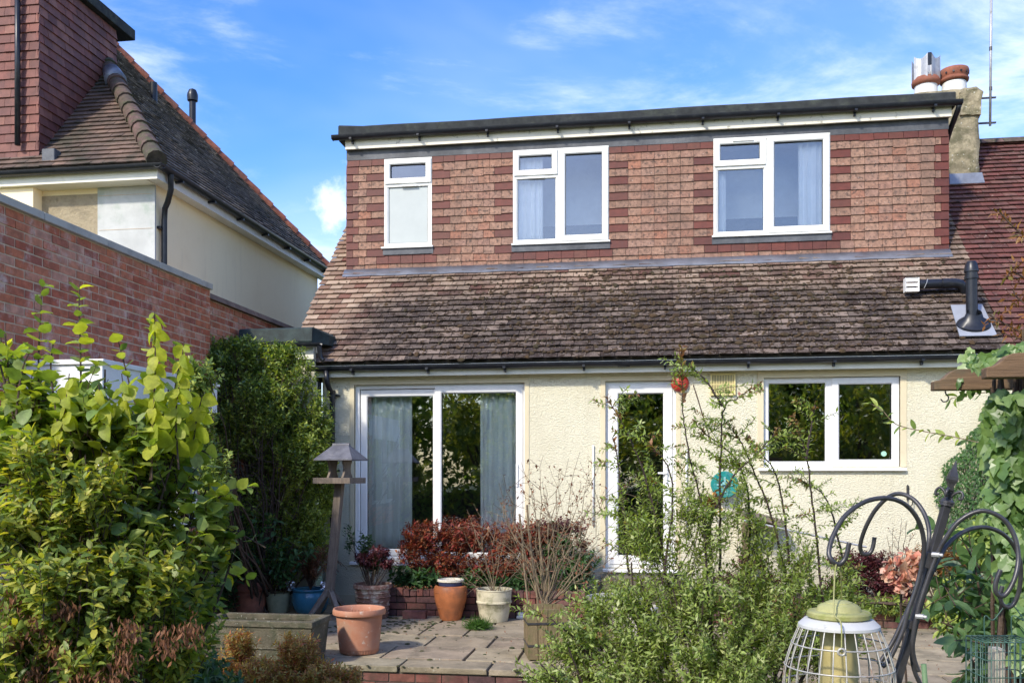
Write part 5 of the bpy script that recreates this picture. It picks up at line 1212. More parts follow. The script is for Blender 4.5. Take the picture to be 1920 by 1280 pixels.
def sq(mb, a, b, w, w2=None, ang=.6):
    w2 = w2 or w; c_ = [(math.cos(ang+i*math.pi/2)*1.414, math.sin(ang+i*math.pi/2)*1.414) for i in range(4)]
    mb.hexa([a+sd_*x_*w+fd*y_*w for x_, y_ in c_]+[b+sd_*x_*w2+fd*y_*w2 for x_, y_ in c_])
k = MB(); sq(k, pa, pb, .0075); k.build('post', M['iron'], pole, bevel=.001)
fin = MB(); t0, t1 = q5(1093, 300, TP0), q5(1143, 66, TP0); L0 = t1-t0
def fp(f): return t0+L0*f
fin.tube([fp(-.06), fp(-.0), fp(.0), fp(.04), fp(.08), fp(.10)], [.013, .013, .0145, .0145, .010, .006], 12)
fin.tube([fp(.10), fp(.28), fp(.30), fp(.33)], [.0055, .006, .0085, .0085], 10)
fin.tube([fp(.33), fp(.44), fp(.50), fp(.54)], [.006, .008, .0115, .013], 4)
fin.tube([fp(.54), fp(.62), fp(.80), fp(1)], [.0135, .0125, .006, .0006], 4)
fo_ = fin.build('finial', M['iron'], pole)
k = MB()
for i in range(4):
    a_ = i*math.pi/2+.5; d_ = (sd_*math.cos(a_)+fd*math.sin(a_)); b_ = fp(.14)
    k.tube(smoothpts([b_+d_*.004, b_+d_*.010-ax*.010, b_+d_*.020-ax*.016, b_+d_*.026-ax*.008, b_+d_*.024-ax*.0, b_+d_*.019-ax*.004], 4), .0028, 6)
    k.tube(smoothpts([b_+d_*.004, b_+d_*.008+ax*.004, b_+d_*.012+ax*.010], 3), .0022, 6)
k.build('scroll', M['iron'], pole, smooth=True)
# post's pale inner edge seen between the arms = flat strap
k = MB(); sq(k, q5(1000, 570, TP0-.02), q5(970, 650, TP0-.02), .0095); sq(k, q5(905, 940, TP0-.015), q5(893, 985, TP0-.015), .0095); k.build('clamp', M['iron'], pole, bevel=.001)
k = MB()
for x_, y_ in ((1012, 580), (925, 915)): p_ = q5(x_, y_, TP0-.03); k.tube([p_, p_+Vector((.012, -.008, 0))], .0055, 8); k.tube([p_+Vector((.012, -.008, 0)), p_+Vector((.017, -.011, 0))], .0035, 8)
k.build('bolt', M['steel'], pole)
arms = [([(740, 1190), (780, 1150), (850, 1000), (880, 890), (925, 760), (955, 640), (968, 520), (940, 400), (870, 310), (770, 272), (650, 290), (540, 365), (475, 470), (449, 560), (462, 608), (500, 632), (532, 610), (548, 570), (560, 513)], TP0-.03, 1.74, .0046),
        [(None)],]
def arm(pts, ta, tb, r_):
    n = len(pts)-1; P_ = [q5(x_, y_, ta+(tb-ta)*min(1, max(0, (i/n-.3)/.45))) for i, (x_, y_) in enumerate(pts)]
    sp = smoothpts(P_, 6); k = MB(); k.tube(sp, r_, 10); k.build('hook_arm', M['iron'], pole, smooth=True)
arm(arms[0][0], TP0-.03, 1.74, .0046)
arm([(720, 1180), (800, 1050), (860, 920), (930, 760), (975, 620), (995, 500), (990, 420), (960, 340), (905, 275), (835, 248), (770, 268), (700, 340), (650, 430), (622, 515), (624, 560), (645, 578), (672, 570), (688, 540), (698, 484)], TP0+.03, 2.08, .0046)
arm([(938, 1216), (915, 1150), (905, 1080), (915, 980), (940, 860), (975, 750), (1030, 600), (1080, 500), (1150, 405), (1240, 350), (1320, 345), (1410, 395), (1465, 490), (1482, 600), (1465, 700), (1430, 775), (1395, 806), (1362, 785), (1360, 730), (1385, 662)], TP0-.03, 1.78, .0046)
arm([(950, 1290), (915, 1210), (902, 1120), (915, 1010), (950, 860), (985, 740), (1060, 580), (1120, 500), (1200, 448), (1290, 430), (1380, 455), (1450, 520), (1492, 620), (1492, 740), (1468, 830), (1432, 866), (1396, 850), (1384, 805), (1395, 750)], TP0+.02, 2.02, .0046)
# caged seed feeder hanging on the near left hook
tf_ = 1.74; cc = q5(503, 1000, tf_)
caged = thing('caged_seed_feeder', (cc.x, cc.y, cc.z-.3), 'round wire caged seed feeder with algae stained cap hanging from the left arm', 'bird feeder')
def zq(y): return at(1573, 840+y/2.91, tf_).z
cxx, cyy = cc.x, cc.y
zt0, zrim, z1_, z2_, z3_ = zq(826), zq(935), zq(1063), zq(1185), zq(1290)
k = MB(); k.lathe([(.001, zt0), (.015, zt0-.0012), (.024, zt0-.004), (.0245, zt0-.0055), (.033, zt0-.0085), (.038, zt0-.012), (.041, zt0-.0185), (.042, zt0-.0195), (.048, zt0-.0195), (.055, zt0-.021), (.0575, zt0-.024), (.0575, zt0-.031), (.052, zt0-.034)], 48, (cxx, cyy, 0), wob=lambda a, z: 1+.025*math.sin(a*8)*(1 if zt0-.019 < z < zt0-.010 else 0)); k.build('cap', M['feedcap'], caged, smooth=True, angle=35)
k = MB(); k.lathe([(.050, zrim+.004), (.062, zrim+.002), (.073, zrim-.008), (.0735, zrim-.013), (.070, zrim-.014), (.05, zrim-.006)], 48, (cxx, cyy, 0)); k.build('rim', M['feedrim'], caged, smooth=True, angle=35)
# cage profile
def rr_(z): 
    prof = [(zrim-.01, .070), (z1_, .084), (z2_, .0965), (z3_, .100), (z3_-.05, .098), (z3_-.11, .088), (z3_-.155, .070)]
    for (za, ra), (zb, rb) in zip(prof, prof[1:]):
        if za >= z >= zb: return ra+(rb-ra)*(za-z)/(za-zb)
    return .07
zz0, zz1 = zrim-.01, z3_-.155
nW = 26
for i in range(nW):
    a_ = 2*math.pi*(i+.3)/nW; k = MB(); k.tube(smoothpts([(cxx+rr_(z)*math.cos(a_), cyy+rr_(z)*math.sin(a_), z) for z in (zz0, z1_, z2_, z3_, z3_-.05, z3_-.11, zz1)], 3), .00125, 6); k.build('wire', M['wire'], caged, smooth=True)
for z in (z1_, z2_, z3_, z3_-.05, z3_-.11):
    k = MB(); k.tube([(cxx+(rr_(z)+.001)*math.cos(j*math.pi/24), cyy+(rr_(z)+.001)*math.sin(j*math.pi/24), z) for j in range(49)], .0015, 6, cap=False); k.build('hoop', M['wire'], caged, smooth=True)
k = MB(); k.lathe([(.033, zrim-.01), (.034, zrim-.02), (.034, zz1-.0)], 32, (cxx, cyy, 0)); k.build('seed_tube', M['feedtube'], caged, smooth=True)
k = MB(); zp = zq(1262); 
for a_ in (-1.75, .9): d_ = Vector((math.cos(a_), math.sin(a_), 0)); p_ = Vector((cxx, cyy, zp))+d_*.032; k.tube([p_, p_+d_*.010, p_+d_*.022], [.016, .017, .013], 16)
k.build('feeding_port', M['feedtube'], caged, smooth=True, angle=40)
k = MB(); k.lathe([(.001, zz1-.012), (.05, zz1-.012), (.072, zz1), (.070, zz1+.004), (.001, zz1+.003)], 36, (cxx, cyy, 0)); k.build('base', M['feedrim'], caged, smooth=True, angle=35)
k = MB(); hk = q5(500, 632, 1.74); l0 = Vector((cxx-.012, cyy-.088, z1_)); l1 = Vector((cxx+.008, cyy+.085, z1_))
k.tube(smoothpts([l0, l0+Vector((0, .004, .05)), q5(478, 900, tf_-.06), q5(478, 740, tf_-.03), q5(487, 640, tf_-.005), q5(500, 608, tf_), q5(511, 640, tf_+.005), q5(516, 740, tf_+.02), q5(516, 815, tf_+.04), l1], 5), .0014, 6)
k.build('bail', M['feedcap'], caged, smooth=True)
k = MB(); p_ = l0; k.tube([p_+Vector((.006*math.cos(j*math.pi/6), -.001, .006*math.sin(j*math.pi/6))) for j in range(13)], .0022, 6, cap=False); k.build('eyelet', M['wire'], caged, smooth=True)
# suet cage hanging on the far right hook
ts = 2.02; s0, s1 = at(1848, 1204, ts-.04), at(1945, 1230, ts-.04)
suet = thing('suet_feeder', tuple(at(1891, 1420, ts)), 'green wire mesh suet feeder hanging from the right arm at the picture edge', 'bird feeder')
ux = Vector((1, 0, 0))*((s1-s0).length); ux = (s1-s0); ux.z = 0; uy = Vector((-ux.y, ux.x, 0)).normalized()*.085; o0 = s0; hb = .30
k = MB(); nx = 9
for i in range(nx+1):
    f = i/nx
    for g0 in (Vector((0, 0, 0)), uy): p_ = o0+ux*f+g0; k.tube([p_, p_-Vector((0, 0, hb))], .0013, 5)
    p_ = o0+ux*f; k.tube([p_, p_+uy], .0013, 5)
for i in range(4):
    for g0 in (0, 1): p_ = o0+uy*i/4+ux*g0; k.tube([p_, p_-Vector((0, 0, hb))], .0013, 5)
for j in range(9):
    z_ = Vector((0, 0, -hb*j/8)); P4 = [o0, o0+ux, o0+ux+uy, o0+uy, o0]
    for a, b in zip(P4, P4[1:]): k.tube([a+z_, b+z_], .0014, 5)
k.build('mesh_cage', M['wiregreen'], suet, smooth=True)
k = MB(); k.box(tuple(o0+ux*.3+uy*.3-Vector((0, 0, hb*.95))), tuple(o0+ux*.55+uy*.75-Vector((0, 0, .02)))); k.build('seed_tube', mat('pale_suet', (.42, .38, .30), .8, 30, .3, bs=80), suet)
tp_ = q5(1432, 862, 2.02); k = MB(); m0 = o0+ux*.18+uy*.5; m1 = o0+ux*.72+uy*.5
k.tube(smoothpts([m0, m0+Vector((.0, 0, .05)), tp_+Vector((-.032, 0, -.03)), tp_+Vector((0, 0, .006)), tp_+Vector((.03, 0, -.03)), m1+Vector((0, 0, .05)), m1], 5), .0014, 6); k.build('bail', M['wiregreen'], suet, smooth=True)
a, b = at(1732, 1244, 2.3), at(1745, 1420, 2.3); k = MB(); k.tube([a, b], .0065, 8); tag(k.build('plant_cane', mat('green_cane', (.12, .20, .09), .6, 20, .2, bstr=0), smooth=True), 'short green cane tip standing right of the feeder pole', 'cane')

# ================================================================== PERGOLA (upper right)
perg = thing('pergola', tuple(at(1900, 1400, 3.0)), 'brown timber pergola with two shaped beam ends smothered in ivy at the right edge', 'pergola')
def beam(u0, v0, u1, v1, t, th, label=None, ln=1.6):
    # side outline of a scroll-cut beam end in its own plane; runs to the right
    s0 = at(u0, v1, t); e0 = at(u0, v0, t); hgt = (e0.z-s0.z); X = Vector((C, S, 0)); X = Vector((1, 0.02, 0)).normalized(); Yv = Vector((0, 1, 0))
    out = [(0, 0), (ln, 0), (ln, hgt), (.082, hgt), (.068, hgt*.985), (.057, hgt*.93), (.046, hgt*.80), (.037, hgt*.66), (.028, hgt*.55), (.017, hgt*.48), (.005, hgt*.45), (0, hgt*.43)]
    vs = [s0+X*a+Vector((0, 0, b)) for a, b in out]+[s0+X*a+Vector((0, 0, b))+Yv*th for a, b in out]; m_ = len(out)
    k = MB(); k.add(vs, [(i, (i+1) % m_, m_+(i+1) % m_, m_+i) for i in range(m_)][::1]+[tuple(range(m_))[::-1], tuple(range(m_, 2*m_))]); k.build('beam', M['wood_brown'], perg, bevel=.003)
    return s0
b1 = beam(1752, 692, 1920, 731, 3.02, .045)
b2 = beam(1850, 662, 1920, 708, 2.50, .045)
k = MB(); pp = at(1925, 700, 2.8); k.box((pp.x, pp.y-.05, -.45), (pp.x+.09, pp.y+.04, pp.z+.14)); k.build('post', M['wood_brown'], perg, bevel=.004)
k = MB(); pp2 = at(1960, 720, 2.5); k.box((pp.x+.10, pp.y-.6, b2.z-.10), (pp.x+.15, pp.y+.6, b2.z-.005)); k.build('rail', M['wood_brown'], perg)
hx = at(1776, 733, 3.03); hx.y += .02; k = MB(); sc_ = .0018
k.tube(smoothpts([hx+Vector((0, 0, .01)), hx, hx+Vector((.003, 0, -.009)), hx+Vector((.010, 0, -.018)), hx+Vector((.006, 0, -.030)), hx+Vector((-.006, 0, -.033)), hx+Vector((-.014, 0, -.024))], 5), .0022, 6)
o = k.build('cup_hook', M['iron'], smooth=True); tag(o, 'small black cup hook screwed under the lower pergola beam', 'hook')
k = MB()
for i in range(16):
    a = at(random.uniform(1860, 1925), 1300, random.uniform(2.75, 2.95)); b = at(random.uniform(1865, 1925), random.uniform(660, 760), random.uniform(2.8, 2.95)); p_ = grow(a, b, 10, .05); k.tube(p_, .006, 5)
k.build('ivy_stem', M['bark'], perg, kind='stuff')
# ivy: own plant
ivy = thing('ivy', tuple(at(1900, 1400, 2.85)), 'pale sunlit ivy with large lobed leaves climbing the pergola post', 'ivy')
lv = LV()
def hangleaf(p, size, k=None, lean=(-.35, -.7, .35)):
    ax_ = Vector((random.gauss(0, .45), -.35+random.gauss(0, .25), -1+random.random()*.3)); nn = Vector(lean)+rv()*.5
    lv.add(p, ax_, nn, size, k)
for i in range(1700):
    v = random.uniform(735, 1240); w_ = 58+14*math.sin(v*.021)+10*math.sin(v*.06+1); left = 1852+max(0, (v-800)*.05)+9*math.sin(v*.045)
    if v > 1000: left += (v-1000)*.2
    u = random.uniform(left, 1950); hangleaf(at(u, v, 2.80+random.uniform(-.12, .10)+max(0, (1880-u))*.002), random.uniform(.036, .062))
for i in range(150):
    u = random.uniform(1828, 1935); v = 684-max(0, u-1850)*.36+random.gauss(0, 7); hangleaf(at(u, v-6, 2.72+random.uniform(-.1, .2)), random.uniform(.025, .045))
for i in range(40):
    u = random.uniform(1800, 1860); hangleaf(at(u, 715-(u-1800)*.15+random.gauss(0, 18)+(-14), 3.0+random.uniform(0, .12)), random.uniform(.025, .045))
lv.emit('leaves', T['ivy'], L['ivy'], ivy, 300)

# ================================================================== CLIMBER ON THE HOUSE WALL behind the pergola
cw_ = thing('wall_climber', tuple(onY(1830, 1150, -.2)), 'dark green small-leaved climber spreading over the house wall beside the pergola', 'climber')
lv = LV(); tw = MB()
for i in range(12000):
    v = random.uniform(745, 1190); f = (v-745)/445
    left = 1852-95*min(1, f*2.2)**.8-14*math.sin(v*.03)-6*math.sin(v*.11)
    if v > 960: left += (v-960)*.10
    u = random.uniform(left, 1960)
    y_ = -.03-.30*random.random()**.6*min(1, (u-left)/60+.15)
    p = onY(u, v, y_); lv.add(p, Vector((random.gauss(-.3, .5), -.4, -.7+random.gauss(0, .4))), Vector((random.gauss(-.2, .5), -1, .5+random.gauss(0, .4))), random.uniform(.03, .052), random.random())
for i in range(26):
    a = onY(random.uniform(1840, 1900), 1180, -.12); b = onY(random.uniform(1810, 1890), random.uniform(840, 980), -.05); tw.tube(grow(a, b, 8, .06), .006, 4)
tw.build('stem', M['bark'], cw_, kind='stuff'); lv.emit('leaves', T['small'], L['wallivy'], cw_)
# spray of thin leaves across the kitchen window
sp_ = thing('trailing_spray', tuple(onY(1850, 835, -.5)), 'thin trailing leafy stem reaching left across the kitchen window', 'plant'); tw = MB(); lv = LV()
for pts in ([(1848, 832), (1780, 817), (1730, 808), (1680, 795), (1655, 770), (1632, 756)], [(1850, 735), (1820, 740), (1790, 745), (1782, 748)]):
    P_ = smoothpts([at(u, v, 5.5) for u, v in pts], 4); tw.tube(P_, .0035, 4); clothe(lv, P_, .045, .055, start=.05, out=.7, var=.4, opp=2)
tw.build('stem', M['bark_pale'], sp_); lv.emit('leaves', T['oval'], L['climb'], sp_)

# ================================================================== LARGE LEFT SHRUBS
def L_at(u, v, t, ru, rv_, rd): return (at(u, v, t), (ru*t/F, rd, rv_*t/F))
root = at(190, 1500, 4.7); root.z = -.45
s1 = thing('broad_leaved_shrub', tuple(root), 'tall broad-leaved shrub with round leaves partly coloured as if backlit and upright shoots at the left', 'shrub')
lv = LV(); tw = MB()
ls = [L_at(120, 800, 4.6, 105, 80, .35), L_at(290, 850, 4.6, 95, 80, .35), L_at(300, 980, 4.6, 115, 85, .4), L_at(150, 960, 4.7, 150, 110, .4), L_at(30, 880, 4.8, 90, 110, .4), L_at(330, 1110, 4.7, 95, 80, .35), L_at(200, 1100, 4.9, 160, 110, .35), L_at(310, 780, 4.6, 45, 60, .2), L_at(40, 740, 4.6, 75, 60, .25), L_at(160, 740, 4.5, 60, 60, .25), L_at(250, 790, 4.5, 60, 60, .25), L_at(400, 930, 4.7, 50, 40, .2), L_at(420, 1010, 4.7, 30, 25, .15), L_at(380, 1100, 4.8, 40, 40, .2), L_at(20, 660, 4.6, 40, 30, .15)]
trunks(tw, root, ls, 2, .018)
lobes(lv, tw, root, ls, 520, .34, .045, .074, wr=.0035, start=.12, out=.75, up=.55, opp=2)
# upright shoots that rise above the mass
shoots = [([(150, 860), (152, 740), (150, 640), (148, 580), (150, 528)], 4.5), ([(75, 840), (72, 700), (75, 600), (80, 530)], 4.6), ([(110, 800), (95, 700), (100, 640)], 4.4),
          ([(282, 900), (286, 780), (290, 680), (288, 590)], 4.4), ([(330, 860), (325, 760), (335, 690), (340, 650)], 4.5), ([(300, 860), (255, 760), (235, 690), (222, 640)], 4.5), ([(15, 800), (8, 700), (0, 620)], 4.6), ([(30, 780), (40, 700), (55, 660)], 4.4),
          ([(380, 960), (420, 925), (450, 915), (478, 912)], 4.6), ([(340, 830), (365, 770), (395, 745)], 4.6), ([(380, 1050), (430, 1000), (450, 995)], 4.7), ([(370, 840), (390, 850), (410, 860)], 4.6), ([(400, 1060), (430, 1075), (462, 1085)], 4.9)]
for pts, t in shoots:
    P_ = smoothpts([at(u, v, t+i*.02) for i, (u, v) in enumerate(pts)], 5); tw.tube(P_, [.006*(1-.6*i/len(P_)) for i in range(len(P_))], 5)
    clothe(lv, P_, .046, .090, start=.05, out=.85, up=.7, opp=2, tipk=.62)
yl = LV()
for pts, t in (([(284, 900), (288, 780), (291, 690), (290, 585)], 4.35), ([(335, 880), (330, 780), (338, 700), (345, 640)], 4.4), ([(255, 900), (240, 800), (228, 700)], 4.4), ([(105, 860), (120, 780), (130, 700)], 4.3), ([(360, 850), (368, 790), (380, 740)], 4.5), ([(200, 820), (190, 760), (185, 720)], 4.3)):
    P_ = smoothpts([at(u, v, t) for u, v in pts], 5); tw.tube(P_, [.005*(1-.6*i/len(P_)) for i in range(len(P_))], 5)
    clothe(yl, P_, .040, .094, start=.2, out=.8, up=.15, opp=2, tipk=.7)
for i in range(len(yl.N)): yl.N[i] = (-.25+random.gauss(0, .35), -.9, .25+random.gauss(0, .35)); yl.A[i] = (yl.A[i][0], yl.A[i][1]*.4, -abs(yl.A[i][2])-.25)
yl.emit('bright_leaves', T['round'], L['yellow'], s1)  # leaves of the same shrub in the painted backlit tint
tw.build('branch', M['bark'], s1, kind='stuff'); lv.emit('leaves', T['round'], L['round'], s1, 300)

root = at(120, 1500, 4.2); root.z = -.45
s2 = thing('yellow_green_shrub', tuple(root), 'dense shrub with small pointed yellow-green leaves low in the left corner', 'shrub')
lv = LV(); tw = MB(); dl = LV()
ls = [L_at(60, 960, 4.2, 100, 70, .3), L_at(180, 900, 4.3, 90, 60, .3), L_at(120, 1080, 4.1, 140, 90, .3), L_at(280, 1060, 4.3, 110, 70, .3), L_at(40, 1180, 4.1, 100, 80, .3), L_at(330, 1170, 4.5, 90, 75, .3), L_at(190, 1190, 4.2, 110, 80, .3), L_at(60, 840, 4.3, 80, 50, .25)]
trunks(tw, root, ls, 3, .012)
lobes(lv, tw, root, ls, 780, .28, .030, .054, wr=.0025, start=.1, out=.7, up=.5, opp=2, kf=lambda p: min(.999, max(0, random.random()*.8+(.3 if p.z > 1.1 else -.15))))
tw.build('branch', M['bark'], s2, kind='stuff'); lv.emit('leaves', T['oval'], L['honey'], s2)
for i in range(1500):   # hanging dead brown leaf clusters in the lower part
    cu, cv = random.choice([(20, 1130), (70, 1165), (110, 1220), (150, 1265), (60, 1260), (200, 1270), (25, 1200), (240, 1180), (310, 1200), (120, 1140), (230, 1235), (355, 1180)])
    p = at(cu+random.gauss(0, 14), cv+random.gauss(0, 14), 4.0+random.gauss(0, .05)); dl.add(p, Vector((random.gauss(0, .4), random.gauss(0, .4), -1)), rv(), random.uniform(.022, .045))
dl.emit('dead_leaves', T['narrow'], L['dead'], s2)

# ================================================================== CLIMBING SHRUB on the extension
root = onZ(480, 1150, 0); root = Vector((-4.55, -.55, 0))
s3 = thing('climbing_shrub', tuple(root), 'big tangled evergreen climber spilling over the flat roof beside the downpipe', 'climber')
def Y_at(u, v, y, ru, rv_, rd): c_ = onY(u, v, y); t = (c_-CAM).length; return (c_, (ru*t/F, rd, rv_*t/F))
lv = LV(); tw = MB()
ls = [Y_at(430, 680, -.7, 75, 45, .25), Y_at(520, 705, -.7, 80, 55, .25), Y_at(575, 770, -.65, 60, 65, .2), Y_at(595, 860, -.6, 35, 90, .2), Y_at(400, 760, -.8, 60, 70, .3), Y_at(460, 800, -.8, 70, 55, .3), Y_at(570, 960, -.6, 55, 80, .25), Y_at(450, 950, -.7, 90, 70, .3), Y_at(500, 1040, -.6, 90, 60, .3), Y_at(520, 850, -.6, 60, 70, .25), Y_at(430, 1050, -.6, 50, 60, .3), Y_at(380, 655, -1.0, 50, 28, .2), Y_at(345, 800, -1.3, 45, 80, .2), Y_at(390, 900, -1.2, 50, 90, .2), Y_at(450, 650, -.6, 60, 25, .15), Y_at(545, 665, -.6, 40, 25, .15), Y_at(600, 800, -.5, 30, 50, .12), Y_at(430, 645, -.75, 60, 22, .18), Y_at(490, 750, -1.0, 70, 60, .2), L_at(372, 700, 8.0, 42, 45, .2), L_at(365, 790, 8.0, 42, 60, .2), L_at(395, 880, 8.0, 42, 60, .2), Y_at(560, 850, -.9, 50, 60, .15), Y_at(520, 650, -.7, 50, 18, .12), Y_at(615, 900, -.5, 22, 70, .1), Y_at(600, 1000, -.5, 30, 60, .15)]
trunks(tw, root, ls, 3, .018, .2)
lobes(lv, tw, root, ls, 3900, .30, .024, .052, wr=.003, start=.1, out=.7, up=.45, opp=2, kf=lambda p: min(.999, max(0, random.random()*.7+max(-.1, min(.35, (p.z-1.6)*.35)))))  # leaf tone shifts with height: light on the top put into the colour
for i in range(60): 
    a = onY(random.uniform(430, 520), random.uniform(850, 1000), -.95); b = a+rv()*.4; tw.tube(grow(a, b, 6, .15), .0035, 4)
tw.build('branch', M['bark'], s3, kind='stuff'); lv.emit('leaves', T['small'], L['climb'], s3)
s4 = thing('leafy_laurel', (-4.2, -1.1, 0), 'dark big-leaved shrub low behind the stone trough', 'shrub'); lv = LV(); tw = MB()
ls = [Y_at(460, 1000, -1.1, 90, 60, .2), Y_at(400, 1080, -1.2, 50, 60, .2), Y_at(540, 1040, -1.0, 60, 45, .2)]
trunks(tw, (-4.4, -.9, 0), ls, 3, .012); lobes(lv, tw, (-4.4, -.9, 0), ls, 110, .28, .05, .085, start=.1, up=.5)
tw.build('branch', M['bark'], s4, kind='stuff'); lv.emit('leaves', T['oval'], L['deep'], s4, 120)

# ================================================================== SMALL PLANTS ALONG THE HOUSE
def clump(name, label, cat, c, spec, nt, tl, d, size, tpl, lm, bm=None, singles=0, **kw):
    t = thing(name, tuple(c), label, cat); lv = LV(); tw = MB(); trunks(tw, c, spec, 3, kw.pop('tr', .008), kw.pop('spread', .05)); lobes(lv, tw, c, spec, nt, tl, d, size, wr=.002, **kw)
    tw.build('stem', bm or M['bark'], t, kind='stuff'); lv.emit('leaves', T[tpl], L[lm], t, singles); return t
c = onY(840, 1105, -.45); c.z = .25
clump('scarlet_shrub', 'rounded azalea-like shrub in scarlet autumn leaf below the patio doors', 'shrub', c, [Y_at(800, 1000, -.5, 50, 32, .22), Y_at(880, 1000, -.5, 60, 34, .25), Y_at(960, 1010, -.5, 50, 38, .22), Y_at(840, 1050, -.5, 60, 30, .2), Y_at(930, 1060, -.5, 60, 30, .2), Y_at(990, 1050, -.45, 45, 35, .2), Y_at(1010, 1000, -.5, 40, 30, .2), Y_at(770, 1030, -.55, 30, 40, .15)], 1500, .13, .016, .046, 'small', 'redl', start=.35, up=.7, tr=.01)
c = onY(1050, 1120, -.4); c.z = .25
clump('bronze_shrub', 'green shrub with maroon tips between the scarlet shrub and kitchen door', 'shrub', c, [Y_at(1040, 1010, -.45, 60, 36, .2), Y_at(1080, 1060, -.45, 50, 45, .2), Y_at(1010, 1070, -.4, 40, 40, .2)], 330, .2, .022, .055, 'oval', 'deep', start=.2)
clump('maroon_tips', 'cluster of maroon young leaves on top of the green shrub by the kitchen door', 'shrub', c, [Y_at(1060, 985, -.5, 45, 16, .15), Y_at(1020, 985, -.5, 30, 14, .12), Y_at(1095, 1020, -.5, 15, 12, .1)], 150, .1, .016, .045, 'small', 'maroon', start=.3)
# ferns in blue pot
bp_ = P_blue.location; t = thing('brown_fern', (bp_.x, bp_.y, .26), 'dry brown fern arching out of the blue pot', 'fern'); lv = LV(); tw = MB()
for i in range(46):
    a_ = random.random()*6.28; r_ = random.uniform(.12, .42); h_ = random.uniform(.25, .52)
    P_ = smoothpts([bp_+Vector((0, 0, .26)), bp_+Vector((math.cos(a_)*r_*.35, math.sin(a_)*r_*.35, .26+h_*.75)), bp_+Vector((math.cos(a_)*r_*.8, math.sin(a_)*r_*.8, .26+h_)), bp_+Vector((math.cos(a_)*r_*1.1, math.sin(a_)*r_*1.1, .26+h_*.72))], 5)
    tw.tube(P_, .002, 4); clothe(lv, P_, .014, .055, start=.25, out=.9, opp=2, tipk=.4, up=.6)
tw.build('stem', M['bark'], t, kind='stuff'); lv.emit('fronds', T['narrow'], L['fern'], t)
k_ = P_bask.location; clump('potted_azalea', 'small dark bronze-leaved azalea in the lime stained pot', 'shrub', Vector((k_.x, k_.y, .33)), [((k_.x+.08, k_.y, .74), (.15, .12, .07)), ((k_.x-.08, k_.y, .66), (.14, .12, .08)), ((k_.x+.18, k_.y, .62), (.1, .1, .05))], 150, .1, .014, .04, 'small', 'maroon', start=.3, tr=.006)
clump('potted_greenery', 'thin green leafy stems rising left of the patio doors above the lime stained pot', 'plant', Vector((k_.x-.05, k_.y+.1, .33)), [((k_.x-.17, k_.y+.2, .75), (.13, .12, .22)), ((k_.x-.02, k_.y+.2, .62), (.18, .12, .14)), (onY(652, 1010, -.3), (.05, .05, .22))], 70, .16, .03, .05, 'oval', 'deep', start=.1)
# canes in the lime pot
k = MB()
for dx, dz in ((-.12, .12), (.05, .2), (.12, .13), (-.02, .15)): k.tube([k_+Vector((dx*.3, -.05, .34)), k_+Vector((dx, -.08, .34+dz))], .004, 5)
tag(k.build('split_canes', M['bark_pale']), 'few broken canes poking from the lime stained clay pot', 'canes')
c = onY(780, 1100, -.6); c.z = .2
clump('hellebore', 'low dark green palmate plant in the brick bed right of the lime stained pot', 'plant', c, [Y_at(760, 1080, -.65, 35, 24, .12), Y_at(800, 1085, -.65, 30, 22, .12)], 90, .18, .028, .08, 'oval', 'deep', start=.4)
c = onY(960, 1120, -.65); c.z = .2
clump('bed_foliage', 'low mixed green foliage in the bed behind the cream pot', 'plant', c, [Y_at(900, 1085, -.6, 60, 25, .15), Y_at(980, 1095, -.6, 50, 30, .15), Y_at(1060, 1105, -.5, 60, 25, .15)], 260, .2, .03, .055, 'oval', 'deep', start=.2)
# brown leaf litter on the bed wall
lv = LV()
for i in range(420): 
    x_ = random.uniform(-3, -1.0); lv.add((x_, -.80+random.uniform(-.08, .25), .305+random.uniform(0, .03)), rv(), Vector((0, 0, 1))+rv()*.5, random.uniform(.02, .045))
for i in range(260): lv.add((random.uniform(-3.2, 3), -.95+random.gauss(0, .12), .012), rv(), Vector((0, 0, 1))+rv()*.3, random.uniform(.012, .03))
for i in range(160): lv.add((random.uniform(1.5, 3.8), random.uniform(-3.3, -1.2), .012), rv(), Vector((0, 0, 1))+rv()*.3, random.uniform(.015, .035))
for i in range(260): lv.add((random.uniform(-3.5, 1), random.uniform(-3.3, -1.2), .012), rv(), Vector((0, 0, 1))+rv()*.3, random.uniform(.01, .025))
lf = thing('fallen_leaves', (0, -.9, 0), 'brown fallen leaves scattered on the patio and along the bed walls', 'leaf litter'); lv.emit('litter', T['small'], L['dead'], lf); lf['kind'] = 'stuff'
# bright green tuft on the patio
c = onZ(897, 1178); t = thing('grass_tuft', tuple(c), 'bright green feathery tuft growing from the patio in front of the cream pot', 'plant'); lv = LV()
for i in range(900):
    d = Vector((random.gauss(0, .6), random.gauss(0, .5), random.uniform(.25, 1))).normalized(); lv.add(c+Vector((random.gauss(0, .045), random.gauss(0, .04), 0)), d, rv(), random.uniform(.06, .14))
lv.emit('leaves', T['blade'], L['grass'], t)
